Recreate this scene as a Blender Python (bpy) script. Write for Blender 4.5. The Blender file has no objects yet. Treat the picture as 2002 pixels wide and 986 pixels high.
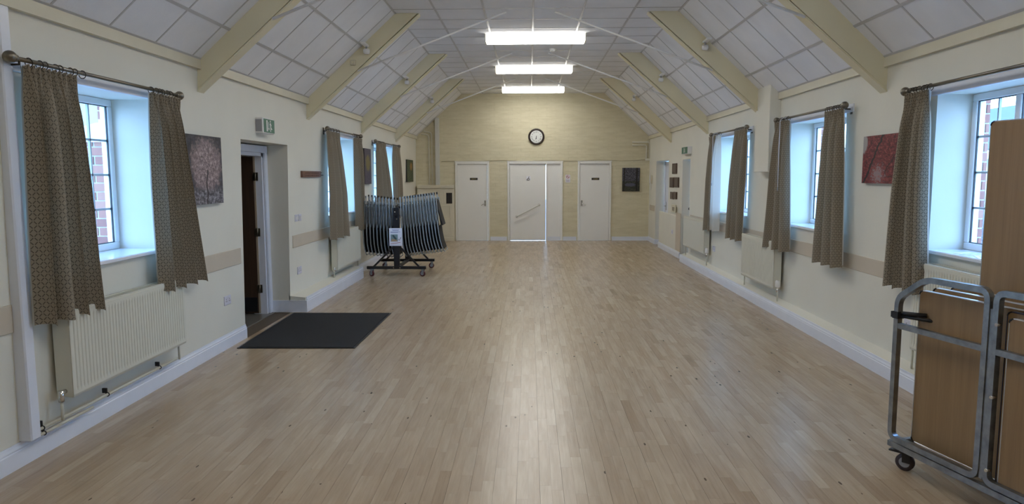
import bpy, math, random
from mathutils import Matrix, Vector
PI = math.pi
S = bpy.context.scene
COL = S.collection
rnd = random.Random(7)

# ------------------------------------------------------------------ camera
F = 1375.0
cam = bpy.data.cameras.new('camera')
cam.sensor_fit = 'HORIZONTAL'; cam.sensor_width = 36.0
cam.lens = F / 2002.0 * 36.0
cam.clip_start = 0.05; cam.clip_end = 300
cob = bpy.data.objects.new('camera', cam); COL.objects.link(cob)
dv = Vector((34.0, 149.0, -F)).normalized()          # hall axis in camera space
uv_ = Vector((0, 1, 0)); uv_ = (uv_ - dv * uv_.dot(dv)).normalized()
rv = dv.cross(uv_)
cob.matrix_world = Matrix.Translation((0, 0, 1.70)) @ Matrix((rv, dv, uv_)).to_4x4()
S.camera = cob

# ------------------------------------------------------------------ sky and exposure
SKY = 10.5
LAMP = 16.5
w = bpy.data.worlds.new('sky'); S.world = w; w.use_nodes = True
wn = w.node_tree.nodes; wl = w.node_tree.links
bg = wn['Background']
geo = wn.new('ShaderNodeTexCoord'); sep = wn.new('ShaderNodeSeparateXYZ')
rmp = wn.new('ShaderNodeValToRGB')
rmp.color_ramp.elements[0].position = 0.0; rmp.color_ramp.elements[0].color = (0.40, 0.66, 1.0, 1)
rmp.color_ramp.elements[1].position = 0.9; rmp.color_ramp.elements[1].color = (0.24, 0.49, 1.0, 1)
wl.new(geo.outputs['Generated'], sep.inputs[0]); wl.new(sep.outputs['Z'], rmp.inputs[0])
wl.new(rmp.outputs[0], bg.inputs[0]); bg.inputs[1].default_value = SKY
S.view_settings.view_transform = 'Standard'; S.view_settings.look = 'None'
S.view_settings.gamma = 1.0; S.view_settings.exposure = 0.38
S.view_settings.use_curve_mapping = False
S.cycles.max_bounces = 10; S.cycles.diffuse_bounces = 6; S.cycles.transparent_max_bounces = 12
S.cycles.sample_clamp_indirect = 6.0

# ------------------------------------------------------------------ helpers
class MB:
    def __init__(s): s.v = []; s.f = []; s.sm = []
    def quad(s, *ps):
        n = len(s.v); s.v += [tuple(p) for p in ps]; s.f.append(tuple(range(n, n + len(ps)))); s.sm.append(False); return s
    def box(s, x0, x1, y0, y1, z0, z1):
        if x0 > x1: x0, x1 = x1, x0
        if y0 > y1: y0, y1 = y1, y0
        if z0 > z1: z0, z1 = z1, z0
        n = len(s.v)
        s.v += [(x0,y0,z0),(x1,y0,z0),(x1,y1,z0),(x0,y1,z0),(x0,y0,z1),(x1,y0,z1),(x1,y1,z1),(x0,y1,z1)]
        for q in ((3,2,1,0),(4,5,6,7),(0,1,5,4),(1,2,6,5),(2,3,7,6),(3,0,4,7)):
            s.f.append(tuple(n + i for i in q)); s.sm.append(False)
        return s
    def bbox(s, x0, x1, y0, y1, z0, z1, b=0.004):
        """box with chamfered edges"""
        if x0 > x1: x0, x1 = x1, x0
        if y0 > y1: y0, y1 = y1, y0
        if z0 > z1: z0, z1 = z1, z0
        b = min(b, (x1-x0)*.45, (y1-y0)*.45, (z1-z0)*.45)
        c = ((x0,x1),(y0,y1),(z0,z1)); idx = {}
        n = len(s.v)
        for sx in (0,1):
            for sy in (0,1):
                for sz in (0,1):
                    for ax in range(3):
                        p = []
                        for a, sd in enumerate((sx,sy,sz)):
                            q = c[a][sd]
                            if a != ax: q += b if sd == 0 else -b
                            p.append(q)
                        idx[(sx,sy,sz,ax)] = len(s.v); s.v.append(tuple(p))
        def add(l): s.f.append(tuple(l)); s.sm.append(False)
        for ax in range(3):
            o = [a for a in range(3) if a != ax]
            for sd in (0,1):
                l = []
                for (i,j) in ((0,0),(1,0),(1,1),(0,1)):
                    k = [0,0,0]; k[ax] = sd; k[o[0]] = i; k[o[1]] = j
                    l.append(idx[(k[0],k[1],k[2],ax)])
                flip = (sd == 0) != (ax == 1)
                add(l[::-1] if flip else l)
        for ax in range(3):          # edges along ax
            o = [a for a in range(3) if a != ax]
            for i in (0,1):
                for j in (0,1):
                    l = []
                    for e, fa in ((0,o[0]),(1,o[0]),(1,o[1]),(0,o[1])):
                        k = [0,0,0]; k[ax] = e; k[o[0]] = i; k[o[1]] = j
                        l.append(idx[(k[0],k[1],k[2],fa)])
                    add(l)
        for sx in (0,1):
            for sy in (0,1):
                for sz in (0,1):
                    add([idx[(sx,sy,sz,a)] for a in range(3)])
        return s
    def tube(s, pts, r, seg=10, closed=False, square=False, cap=True, up=None):
        pts = [Vector(p) for p in pts]; m = len(pts)
        rs = r if isinstance(r, (list, tuple)) else [r] * m
        rings = []; prev = None
        for i, p in enumerate(pts):
            if closed: t = (pts[(i+1) % m] - pts[i-1])
            elif i == 0: t = pts[1] - pts[0]
            elif i == m-1: t = pts[-1] - pts[-2]
            else: t = (pts[i+1]-p).normalized() + (p-pts[i-1]).normalized()
            t.normalize()
            if prev is None:
                a = Vector(up) if up else (Vector((0,0,1)) if abs(t.z) < .9 else Vector((1,0,0)))
                nrm = (a - t*a.dot(t)).normalized()
            else:
                nrm = (prev - t*prev.dot(t)).normalized()
            prev = nrm; b = t.cross(nrm); ring = []
            k = 4 if square else seg
            for j in range(k):
                an = 2*PI*j/k + (PI/4 if square else 0)
                rr = rs[i]*(1.414 if square else 1)
                ring.append(len(s.v)); s.v.append(tuple(p + (nrm*math.cos(an) + b*math.sin(an))*rr))
            rings.append(ring)
        k = len(rings[0])
        for i in range(m if closed else m-1):
            A, B = rings[i], rings[(i+1) % m]
            for j in range(k):
                s.f.append((A[j], A[(j+1)%k], B[(j+1)%k], B[j])); s.sm.append(not square)
        if cap and not closed:
            s.f.append(tuple(rings[0][::-1])); s.sm.append(False); s.f.append(tuple(rings[-1])); s.sm.append(False)
        return s
    def lathe(s, prof, c, axis='z', seg=16):
        """prof: list of (r, h)"""
        c = Vector(c); rings = []
        for r, h in prof:
            ring = []
            for j in range(seg):
                a = 2*PI*j/seg; q = (r*math.cos(a), r*math.sin(a))
                d = {'z': (q[0],q[1],h), 'x': (h,q[0],q[1]), 'y': (q[1],h,q[0])}[axis]
                ring.append(len(s.v)); s.v.append(tuple(c + Vector(d)))
            rings.append(ring)
        for A, B in zip(rings, rings[1:]):
            for j in range(seg):
                s.f.append((A[j],A[(j+1)%seg],B[(j+1)%seg],B[j])); s.sm.append(True)
        s.f.append(tuple(rings[0][::-1])); s.sm.append(False); s.f.append(tuple(rings[-1])); s.sm.append(False)
        return s
    def sphere(s, c, r, seg=16, rings=10, sx=1, sy=1, sz=1):
        pr = [(max(r*math.sin(PI*i/rings), 1e-4), -r*math.cos(PI*i/rings)) for i in range(rings+1)]
        n = len(s.v); s.lathe(pr, (0,0,0), 'z', seg)
        for i in range(n, len(s.v)):
            x, y, z = s.v[i]; s.v[i] = (c[0]+x*sx, c[1]+y*sy, c[2]+z*sz)
        return s
    def prism(s, poly, axis, a0, a1):
        """poly in the two other axes (order x,y,z without axis); extruded along axis"""
        def P(p, a):
            return {'x': (a,p[0],p[1]), 'y': (p[0],a,p[1]), 'z': (p[0],p[1],a)}[axis]
        n = len(s.v); k = len(poly)
        s.v += [P(p,a0) for p in poly] + [P(p,a1) for p in poly]
        s.f.append(tuple(range(n, n+k))[::-1]); s.f.append(tuple(range(n+k, n+2*k))); s.sm += [False]*2
        for j in range(k):
            s.f.append((n+j, n+(j+1)%k, n+k+(j+1)%k, n+k+j)); s.sm.append(False)
        return s
    def xf(s, fn, start=0):
        s.v[start:] = [tuple(fn(*p)) for p in s.v[start:]]; return s
    def mesh(s, name, mat):
        me = bpy.data.meshes.new(name); me.from_pydata(s.v, [], s.f); me.update()
        me.polygons.foreach_set('use_smooth', s.sm)
        if mat: me.materials.append(mat)
        fix_normals(me)
        return me
    def build(s, name, mat, parent=None, loc=None):
        return link(name, s.mesh(name, mat), parent, loc)
import bmesh
def fix_normals(me):
    if len(me.polygons) > 20000: return
    bm = bmesh.new(); bm.from_mesh(me); bmesh.ops.recalc_face_normals(bm, faces=bm.faces[:]); bm.to_mesh(me); bm.free()
def link(name, data, parent=None, loc=None):
    o = bpy.data.objects.new(name, data); COL.objects.link(o)
    if loc is not None: o.location = loc
    if parent is not None: o.parent = parent
    return o
def tag(o, label=None, cat=None, group=None, kind=None):
    if label: o['label'] = label
    if cat: o['category'] = cat
    if group: o['group'] = group
    if kind: o['kind'] = kind
    return o
def thing(name, label, cat, loc=(0,0,0), group=None):
    return tag(link(name, None, None, loc), label, cat, group)
def struct(name, bm, mat, label=None, cat=None):
    o = bm.build(name, mat) if bm else link(name, None)
    return tag(o, label, cat, None, 'structure')
def copy_tree(o, parent=None):
    c = o.copy(); COL.objects.link(c)
    if parent: c.parent = parent
    for ch in list(o.children): copy_tree(ch, c)
    return c

# ------------------------------------------------------------------ materials
def mat(name, col=(.8,.8,.8), rough=.5, metal=0.0, spec=.5, coat=0.0):
    m = bpy.data.materials.new(name); m.use_nodes = True
    b = m.node_tree.nodes['Principled BSDF']
    b.inputs['Base Color'].default_value = (*col, 1); b.inputs['Roughness'].default_value = rough
    b.inputs['Metallic'].default_value = metal; b.inputs['Specular IOR Level'].default_value = spec
    b.inputs['Coat Weight'].default_value = coat
    return m
class N:
    """tiny node helper"""
    def __init__(s, m): s.t = m.node_tree; s.b = s.t.nodes['Principled BSDF']
    def n(s, typ, **kw):
        x = s.t.nodes.new('ShaderNode' + typ)
        for k, v in kw.items(): setattr(x, k, v)
        return x
    def l(s, a, b): s.t.links.new(a, b)
    def math(s, op, a, b=None, c=None):
        x = s.n('Math', operation=op)
        for i, q in enumerate((a, b, c)):
            if q is None: continue
            if isinstance(q, (int, float)): x.inputs[i].default_value = q
            else: s.l(q, x.inputs[i])
        return x.outputs[0]
    def mix(s, fac, a, b):
        x = s.n('Mix', data_type='RGBA')
        for i, q in ((0, fac), (6, a), (7, b)):
            if isinstance(q, (int, float)): x.inputs[i].default_value = q
            elif isinstance(q, tuple): x.inputs[i].default_value = (*q, 1)
            else: s.l(q, x.inputs[i])
        return x.outputs[2]
    def ramp(s, fac, stops, interp='LINEAR'):
        x = s.n('ValToRGB'); e = x.color_ramp; e.interpolation = interp
        while len(e.elements) < len(stops): e.elements.new(.5)
        for el, (p, c) in zip(e.elements, stops): el.position = p; el.color = (*c, 1)
        s.l(fac, x.inputs[0]); return x.outputs[0]
    def noise(s, vec, scale, detail=3, rough=.55):
        x = s.n('TexNoise'); x.inputs['Scale'].default_value = scale; x.inputs['Detail'].default_value = detail
        x.inputs['Roughness'].default_value = rough
        if vec is not None: s.l(vec, x.inputs['Vector'])
        return x.outputs['Fac']
    def pos(s): return s.n('NewGeometry').outputs['Position']
    def obj(s): return s.n('TexCoord').outputs['Object']
    def scale(s, vec, sc):
        x = s.n('Mapping'); x.inputs['Scale'].default_value = sc; s.l(vec, x.inputs['Vector']); return x.outputs[0]
    def bump(s, h, strength=.2, dist=.01):
        x = s.n('Bump'); x.inputs['Strength'].default_value = strength; x.inputs['Distance'].default_value = dist
        s.l(h, x.inputs['Height']); s.l(x.outputs[0], s.b.inputs['Normal'])
    def base(s, c): s.l(c, s.b.inputs['Base Color'])

def paint(name, col, rough=.6, var=.06, nscale=2.0, bump=.0):
    m = mat(name, col, rough); n = N(m); p = n.pos()
    f = n.noise(p, nscale, 5)
    d = tuple(c*(1-var) for c in col); e = tuple(min(1, c*(1+var*.6)) for c in col)
    n.base(n.ramp(f, [(.3, d), (.7, e)]))
    if bump: n.bump(n.noise(p, 60, 3), bump, .004)
    return m
M = {}
M['wall'] = paint('cream_wall_paint', (.73,.712,.625), .7, .035, 1.3, .12)
M['beam'] = paint('cream_beam_paint', (.74,.69,.50), .55, .04, 2)
M['cornice'] = paint('pale_cream_paint', (.66,.62,.48), .5, .04, 3)
M['trim'] = paint('white_gloss_paint', (.74,.78,.87), .3, .03, 5)
M['doorp'] = paint('white_door_paint', (.82,.82,.80), .4, .02, 2)
M['cupboard'] = paint('cream_cupboard_paint', (.68,.64,.52), .45, .03, 3)
M['band'] = paint('beige_band_paint', (.57,.50,.40), .6, .03, 4)
M['tile'] = paint('white_ceiling_tile', (.79,.80,.82), .85, .05, 3, .3)
M['grid'] = mat('grey_grid_metal', (.50,.50,.50), .35)
M['rad'] = paint('ivory_radiator_enamel', (.66,.65,.56), .35, .02, 4)
M['pipe'] = mat('ivory_pipe_paint', (.62,.60,.50), .4)
M['upvc'] = mat('white_window_plastic', (.82,.85,.88), .25)
M['lead'] = mat('grey_glazing_bar', (.42,.46,.50), .5)
M['sill'] = mat('white_sill_gloss', (.78,.82,.88), .12)
M['black'] = mat('black_plastic', (.012,.012,.014), .45)
M['blackmetal'] = mat('black_metal_paint', (.010,.010,.013), .4)
M['steel'] = mat('brushed_nickel', (.22,.20,.165), .33, 1.0)
M['chrome'] = mat('chrome', (.72,.72,.72), .15, 1.0)
M['darkring'] = mat('dark_bronze', (.06,.05,.04), .4, .8)
M['white'] = mat('white_plastic', (.80,.80,.80), .35)
M['lilac'] = mat('white_socket_plastic', (.62,.62,.72), .35)
M['green'] = mat('sign_green', (.02,.14,.085), .4)
M['paper'] = mat('paper_white', (.80,.82,.90), .6)
M['navy'] = mat('navy_edging', (.012,.016,.045), .35)
M['alu'] = mat('aluminium_edging', (.70,.72,.76), .28, .85)
M['red'] = mat('sign_red', (.45,.05,.06), .5)
M['ink'] = mat('sign_ink', (.015,.015,.02), .5)
M['gold'] = mat('gold_lettering', (.35,.28,.10), .5)
M['rubberred'] = mat('maroon_tyre', (.10,.018,.022), .5)
M['grey'] = mat('grey_plastic', (.32,.33,.36), .45)

def emis(name, col, st):
    m = bpy.data.materials.new(name); m.use_nodes = True
    b = m.node_tree.nodes['Principled BSDF']
    b.inputs['Base Color'].default_value = (.8,.8,.78,1)
    b.inputs['Emission Color'].default_value = (*col, 1); b.inputs['Emission Strength'].default_value = st
    return m
M['lamp'] = emis('lit_diffuser', (1.0, .975, .92), LAMP)
M['lampside'] = emis('lit_diffuser_side', (1.0, .975, .90), LAMP*.36)

def glass():
    m = bpy.data.materials.new('window_glass'); m.use_nodes = True; t = m.node_tree
    t.nodes.remove(t.nodes['Principled BSDF'])
    o = t.nodes['Material Output']; tr = t.nodes.new('ShaderNodeBsdfTransparent'); g = t.nodes.new('ShaderNodeBsdfGlossy')
    tr.inputs[0].default_value = (.93,.97,1,1); g.inputs['Roughness'].default_value = .03
    fr = t.nodes.new('ShaderNodeLayerWeight'); fr.inputs[0].default_value = .5
    pw = t.nodes.new('ShaderNodeMath'); pw.operation = 'POWER'; pw.inputs[1].default_value = 5.0; t.links.new(fr.outputs['Facing'], pw.inputs[0])
    ma = t.nodes.new('ShaderNodeMath'); ma.operation = 'MULTIPLY_ADD'; ma.inputs[1].default_value = .85; ma.inputs[2].default_value = .04; t.links.new(pw.outputs[0], ma.inputs[0])
    mx = t.nodes.new('ShaderNodeMixShader')
    t.links.new(ma.outputs[0], mx.inputs[0]); t.links.new(tr.outputs[0], mx.inputs[1]); t.links.new(g.outputs[0], mx.inputs[2])
    t.links.new(mx.outputs[0], o.inputs[0]); return m
M['glass'] = glass()

def brick_painted():
    m = mat('painted_brick', (.66,.60,.40), .65); n = N(m); p = n.pos()
    sx = n.n('SeparateXYZ'); n.l(p, sx.inputs[0]); cb = n.n('CombineXYZ')
    n.l(sx.outputs[0], cb.inputs[0]); n.l(sx.outputs[2], cb.inputs[1])
    br = n.n('TexBrick'); n.l(cb.outputs[0], br.inputs['Vector']); br.inputs['Scale'].default_value = 1.0
    br.inputs['Brick Width'].default_value = .225; br.inputs['Row Height'].default_value = .075
    br.inputs['Mortar Size'].default_value = .007; br.inputs['Mortar Smooth'].default_value = .8
    br.inputs['Color1'].default_value = (1,1,1,1); br.inputs['Color2'].default_value = (.8,.8,.8,1); br.inputs['Mortar'].default_value = (.35,.35,.35,1)
    ns = n.noise(n.scale(p, (3, 3, 14)), 1.0, 5)
    col = n.ramp(ns, [(.3, (.62,.57,.40)), (.7, (.70,.65,.48))])
    n.base(col)
    h = n.math('ADD', br.outputs['Color'], n.math('MULTIPLY', ns, .9))
    n.bump(h, .55, .010); return m
M['brickpaint'] = brick_painted()

def wood_floor():
    m = mat('beech_strip', (.42,.32,.21), .27); n = N(m); p = n.pos()
    at = n.n('Attribute', attribute_name='tone').outputs['Fac']
    off = n.n('CombineXYZ'); n.l(n.math('MULTIPLY', at, 37.0), off.inputs[0]); n.l(n.math('MULTIPLY', at, 91.0), off.inputs[1])
    va = n.n('VectorMath', operation='ADD'); n.l(p, va.inputs[0]); n.l(off.outputs[0], va.inputs[1]); q = va.outputs[0]
    grain = n.noise(n.scale(q, (60, 3.5, 1)), 1.0, 5, .6)
    fig = n.noise(n.scale(q, (14, 1.6, 1)), 1.0, 3, .5)
    c = n.ramp(at, [(0, (.370,.272,.178)), (.25, (.425,.322,.220)), (.6, (.465,.363,.254)), (.9, (.495,.395,.280)), (1, (.535,.434,.312))])
    g = n.ramp(grain, [(.3, (.86,.85,.83)), (.65, (1,1,1))])
    mu = n.n('Mix', data_type='RGBA', blend_type='MULTIPLY'); mu.inputs[0].default_value = 1; n.l(c, mu.inputs[6]); n.l(g, mu.inputs[7])
    g2 = n.ramp(fig, [(.35, (.86,.83,.80)), (.6, (1,1,1))])
    mu2 = n.n('Mix', data_type='RGBA', blend_type='MULTIPLY'); mu2.inputs[0].default_value = .8; n.l(mu.outputs[2], mu2.inputs[6]); n.l(g2, mu2.inputs[7])
    vo = n.n('TexVoronoi'); vo.inputs['Scale'].default_value = 1.0; n.l(n.scale(q, (9, 3.0, 1)), vo.inputs['Vector'])
    kn = n.math('LESS_THAN', n.math('ADD', vo.outputs['Distance'], n.math('MULTIPLY', grain, .05)), .085)
    c3 = n.mix(n.math('MULTIPLY', kn, .85), mu2.outputs[2], (.06,.04,.025))
    n.base(c3)
    n.b.inputs['Specular IOR Level'].default_value = .55
    n.bump(grain, .04, .002); return m
M['floor'] = wood_floor()

def wood(name, a, b, sc=(22, 22, 1.2), rough=.45, dark=None):
    m = mat(name, a, rough); n = N(m); p = n.obj()
    f = n.noise(n.scale(p, sc), 1.0, 6, .65)
    f2 = n.noise(n.scale(p, (sc[0]*4, sc[1]*4, sc[2]*2)), 1.0, 3)
    c = n.ramp(f, [(.3, a), (.7, b)])
    c = n.mix(n.math('MULTIPLY', n.ramp(f2, [(.45, (0,0,0)), (.75, (1,1,1))]), .18), c, dark or tuple(x*.5 for x in a))
    n.base(c); return m
M['tabletop'] = wood('oak_laminate', (.25,.155,.072), (.315,.200,.098), (26, 26, 1.0), .38)
M['darkdoor'] = wood('dark_walnut_veneer', (.040,.022,.014), (.075,.042,.026), (18, 18, .8), .4)
M['plaque'] = wood('brown_plaque_wood', (.12,.045,.022), (.19,.08,.04), (30, 3, 30), .45)
M['plaque2'] = wood('dark_plaque_wood', (.06,.030,.018), (.10,.055,.035), (30, 3, 30), .45)
M['dooredge'] = mat('pale_door_edge', (.42,.34,.25), .5)

def fabric():
    m = mat('lattice_curtain_cloth', (.3,.25,.17), .85); n = N(m)
    u = n.n('UVMap').outputs[0]; s = n.n('SeparateXYZ'); n.l(u, s.inputs[0])
    p = n.math('DIVIDE', s.outputs[0], .031); q = n.math('DIVIDE', s.outputs[1], .048)
    a = n.math('ADD', p, q); b = n.math('SUBTRACT', p, q)
    def di(x): return n.math('ABSOLUTE', n.math('SUBTRACT', n.math('FRACT', n.math('ADD', x, .5)), .5))
    da, db = di(a), di(b)
    def band(x, y): return n.math('MULTIPLY', n.math('LESS_THAN', x, .085), n.math('GREATER_THAN', y, .17))
    k = n.math('MAXIMUM', band(da, db), band(db, da))
    weave = n.noise(n.scale(u, (900, 900, 1)), 1.0, 2)
    c = n.ramp(weave, [(.3, (.225,.184,.128)), (.7, (.285,.237,.168))])
    n.base(n.mix(k, c, (.062,.049,.032)))
    n.b.inputs['Sheen Weight'].default_value = .15
    t = n.n('BsdfTranslucent'); t.inputs[0].default_value = (.34,.29,.21,1)
    mx = n.n('MixShader'); mx.inputs[0].default_value = .12
    out = m.node_tree.nodes['Material Output']
    n.l(n.b.outputs[0], mx.inputs[1]); n.l(t.outputs[0], mx.inputs[2]); n.l(mx.outputs[0], out.inputs[0])
    return m
M['fabric'] = fabric()
def lining():
    m = mat('cream_curtain_lining', (.62,.60,.54), .8); n = N(m)
    t = n.n('BsdfTranslucent'); t.inputs[0].default_value = (.60,.58,.52,1)
    mx = n.n('MixShader'); mx.inputs[0].default_value = .3
    n.l(n.b.outputs[0], mx.inputs[1]); n.l(t.outputs[0], mx.inputs[2]); n.l(mx.outputs[0], m.node_tree.nodes['Material Output'].inputs[0])
    return m
M['lining'] = lining()
def matm():
    m = mat('charcoal_mat_pile', (.018,.019,.022), .95); n = N(m); p = n.pos()
    n.base(n.ramp(n.noise(p, 260, 2), [(.35, (.005,.006,.008)), (.7, (.022,.025,.031))])); n.bump(n.noise(p, 300, 2), .6, .004); return m
M['mat'] = matm()
def galv():
    m = mat('galvanised_steel', (.34,.36,.37), .36, 1.0); n = N(m)
    n.base(n.ramp(n.noise(n.pos(), 18, 4), [(.3, (.24,.26,.27)), (.7, (.40,.42,.43))])); return m
M['galv'] = galv()
M['tubegrey'] = mat('blue_grey_chair_tube', (.29,.33,.36), .35, .2)
M['padblack'] = mat('black_upholstery', (.010,.010,.011), .75)
M['vinyl'] = paint('grey_lobby_vinyl', (.16,.15,.13), .3, .1, 6)
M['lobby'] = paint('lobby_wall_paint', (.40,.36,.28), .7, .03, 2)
M['slab'] = mat('roof_void', (.05,.05,.05), .9)
M['mortar'] = mat('pale_mortar', (.62,.60,.58), .9)
def brickm():
    m = mat('red_brick', (.28,.10,.07), .85); n = N(m)
    oi = n.n('ObjectInfo').outputs['Random']
    f = n.math('ADD', n.math('MULTIPLY', oi, .7), n.math('MULTIPLY', n.noise(n.pos(), 40, 4), .3))
    n.base(n.ramp(f, [(.1, (.20,.075,.06)), (.5, (.30,.12,.085)), (.9, (.36,.17,.12))])); return m
M['brick'] = brickm()
M['stone'] = paint('pale_weathered_stone', (.66,.64,.60), .8, .1, 12)
def pebble():
    m = mat('grey_pebbledash', (.2,.2,.22), .9); n = N(m)
    vo = n.n('TexVoronoi'); vo.inputs['Scale'].default_value = 55; n.l(n.pos(), vo.inputs['Vector'])
    n.base(n.ramp(vo.outputs['Distance'], [(.1, (.60,.60,.62)), (.25, (.16,.16,.19)), (.7, (.10,.10,.125))])); return m
M['pebble'] = pebble()
M['slate'] = paint('dark_slate', (.05,.06,.08), .7, .2, 8)
M['ground'] = paint('pale_paving', (.36,.36,.34), .9, .1, 1)

def picture(name, kind):
    m = mat(name, (.2,.2,.2), .55); n = N(m)
    g = n.n('TexCoord').outputs['UV']; s = n.n('SeparateXYZ'); n.l(g, s.inputs[0]); x, y = s.outputs[0], s.outputs[1]
    fine = n.noise(n.scale(g, (17, 17, 1)), 1, 8, .8); mid = n.noise(n.scale(g, (9, 9, 1)), 1, 6, .7)
    def ell(cx, cy, rx, ry):
        dx = n.math('DIVIDE', n.math('SUBTRACT', x, cx), rx); dy = n.math('DIVIDE', n.math('SUBTRACT', y, cy), ry)
        return n.math('SQRT', n.math('ADD', n.math('MULTIPLY', dx, dx), n.math('MULTIPLY', dy, dy)))
    def sm(v, lo, hi):
        r = n.n('MapRange'); r.interpolation_type = 'SMOOTHSTEP'; r.inputs['From Min'].default_value = lo; r.inputs['From Max'].default_value = hi
        n.l(v, r.inputs[0]); return r.outputs[0]
    def branch(x0, y0, slope, wdt, amp):      # x = x0 + slope*(y-y0) + wiggle
        wig = n.math('MULTIPLY', n.math('SUBTRACT', n.noise(n.scale(g, (2, 5, 1)), 1, 2), .5), amp)
        xl = n.math('ADD', n.math('MULTIPLY_ADD', n.math('SUBTRACT', y, y0), slope, x0), wig)
        return n.math('LESS_THAN', n.math('ABSOLUTE', n.math('SUBTRACT', x, xl)), wdt)
    if kind == 'frost':
        bgc = n.ramp(mid, [(.40, (.010,.010,.015)), (.55, (.040,.040,.055)), (.75, (.11,.11,.15))])
        tree = n.ramp(fine, [(.36, (.05,.038,.045)), (.5, (.26,.19,.195)), (.64, (.60,.48,.48))])
        e = n.math('ADD', ell(.55, .56, .42, .40), n.math('MULTIPLY', n.math('SUBTRACT', n.math('ADD', mid, fine), 1.0), 1.3))
        c = n.mix(sm(e, 1.15, .8), bgc, tree)
        snow = n.ramp(fine, [(.40, (.015,.015,.02)), (.5, (.13,.12,.14)), (.62, (.42,.41,.45))])
        c = n.mix(sm(n.math('ADD', y, n.math('MULTIPLY', mid, .15)), .36, .22), c, snow)
        c = n.mix(n.math('MULTIPLY', branch(.55, .2, .05, .018, .12), n.math('LESS_THAN', y, .5)), c, (.03,.022,.025))
    elif kind == 'red':
        c = n.ramp(fine, [(.38, (.025,.004,.006)), (.48, (.13,.014,.018)), (.56, (.24,.040,.038)), (.66, (.42,.16,.13))])
        pale = sm(n.math('ADD', ell(.38, .18, .22, .30), n.math('MULTIPLY', n.math('SUBTRACT', fine, .5), 5.0)), .65, .35)
        c = n.mix(n.math('MULTIPLY', pale, .55), c, (.42,.36,.38))
        c = n.mix(sm(n.math('ADD', ell(.0, .85, .12, .25), n.math('SUBTRACT', fine, .5)), 1.0, .7), c, (.35,.33,.33))
        c = n.mix(branch(.2, .35, .42, .020, .14), c, (.008,.006,.008))
        c = n.mix(n.math('MULTIPLY', branch(.68, .45, .5, .011, .16), n.math('GREATER_THAN', y, .2)), c, (.02,.008,.010))
    elif kind == 'wood':
        sky = n.ramp(fine, [(.40, (.008,.008,.012)), (.5, (.05,.05,.07)), (.62, (.22,.21,.27))])
        low = n.ramp(fine, [(.40, (.006,.008,.006)), (.52, (.035,.04,.028)), (.62, (.12,.11,.07))])
        c = n.mix(sm(y, .5, .38), sky, low)
        c = n.mix(sm(n.math('ADD', ell(.45, .28, .4, .09), n.math('MULTIPLY', n.math('SUBTRACT', mid, .5), 1.2)), 1.0, .6), c, (.085,.09,.14))
        c = n.mix(branch(.82, .4, .02, .045, .05), c, (.010,.008,.008)); c = n.mix(branch(.1, .5, .04, .03, .08), c, (.012,.008,.006))
    elif kind == 'yellow':
        c = n.ramp(fine, [(.35, (.02,.012,.03)), (.55, (.06,.045,.08)), (.75, (.12,.10,.16))])
        c = n.mix(sm(n.math('ADD', ell(.5, .6, .4, .28), n.math('SUBTRACT', mid, .5)), 1.0, .6), c, (.16,.13,.03))
    else:
        c = n.ramp(fine, [(.40, (.008,.018,.008)), (.52, (.035,.06,.022)), (.64, (.14,.19,.09))])
        c = n.mix(n.math('MULTIPLY', sm(n.math('ADD', ell(.65, .7, .25, .22), n.math('MULTIPLY', n.math('SUBTRACT', fine, .5), 3)), 1.0, .5), .9), c, (.36,.20,.05))
    n.base(c); return m

# ------------------------------------------------------------------ key dimensions
Y0, YB = -2.6, 18.5                     # front and back wall
def lw(z): return -3.01 + .018 * z      # left wall leans in a little
RW = 3.12                               # right wall
ZF = 3.815                              # flat ceiling
XL, XR = -1.75, 1.93                    # flat ceiling edges
SLB, SRB = (-2.93, 2.742), (3.085, 2.722)   # lower ends of the slopes
TRUSS = [.17, 3.27, 6.34, 9.43, 12.5, 15.68]
ZW0, ZW1 = 1.11, 2.31                   # window openings
WINL = [(4.15, 5.62), (10.40, 11.95), (13.50, 15.45)]
WINR = [(4.05, 5.55), (7.10, 8.57), (10.15, 11.75)]

# ------------------------------------------------------------------ floor
floor = struct('floor', MB().box(-3.6, 3.6, Y0, YB + .15, -.10, -.008), mat('floor_joint', (.10,.075,.05), .7),
               'pale beech strip floor running the length of the hall', 'floor')
PW = .0635
planks = []
i = 0; x = -2.99
while x < 3.15:
    y = Y0 + rnd.uniform(-.4, 0)
    while y < YB + .1:
        L = rnd.choice((.34, .42, .50, .58, .66))
        y1 = min(y + L, YB + .1)
        gap = .0012 if i % 2 else .0003
        if y1 > Y0 + .05: planks.append((x, x + PW - gap, max(y, Y0), y1 - .0006))
        y += L
    x += PW; i += 1
FD = (-.0247, .9946)
def seen(p):
    cx, cy = (p[0]+p[1])/2, (p[2]+p[3])/2
    d = cy*.994
    if cy < 3.2: return False
    return abs(cx/cy + .0247) < .735
vis = sorted([p for p in planks if seen(p)], key=lambda p: (p[2]+p[3])**2 + (p[0]+p[1])**2)
near = vis[:300]; nset = set(near)
def tone(): return max(0, min(1, rnd.gauss(.5, .17) + (rnd.random() < .04)*.2))
def plank_geo(p, V, Fc):
    x0, x1, y0, y1 = p; n = len(V); z = 0.0; c = .0012
    V += [(x0,y0,-.008),(x1,y0,-.008),(x1,y1,-.008),(x0,y1,-.008),(x0,y0,z),(x1,y0,z),(x1,y1,z),(x0,y1,z)]
    Fc += [(n+4,n+5,n+6,n+7),(n,n+1,n+5,n+4),(n+1,n+2,n+6,n+5),(n+2,n+3,n+7,n+6),(n+3,n,n+4,n+7)]
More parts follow.
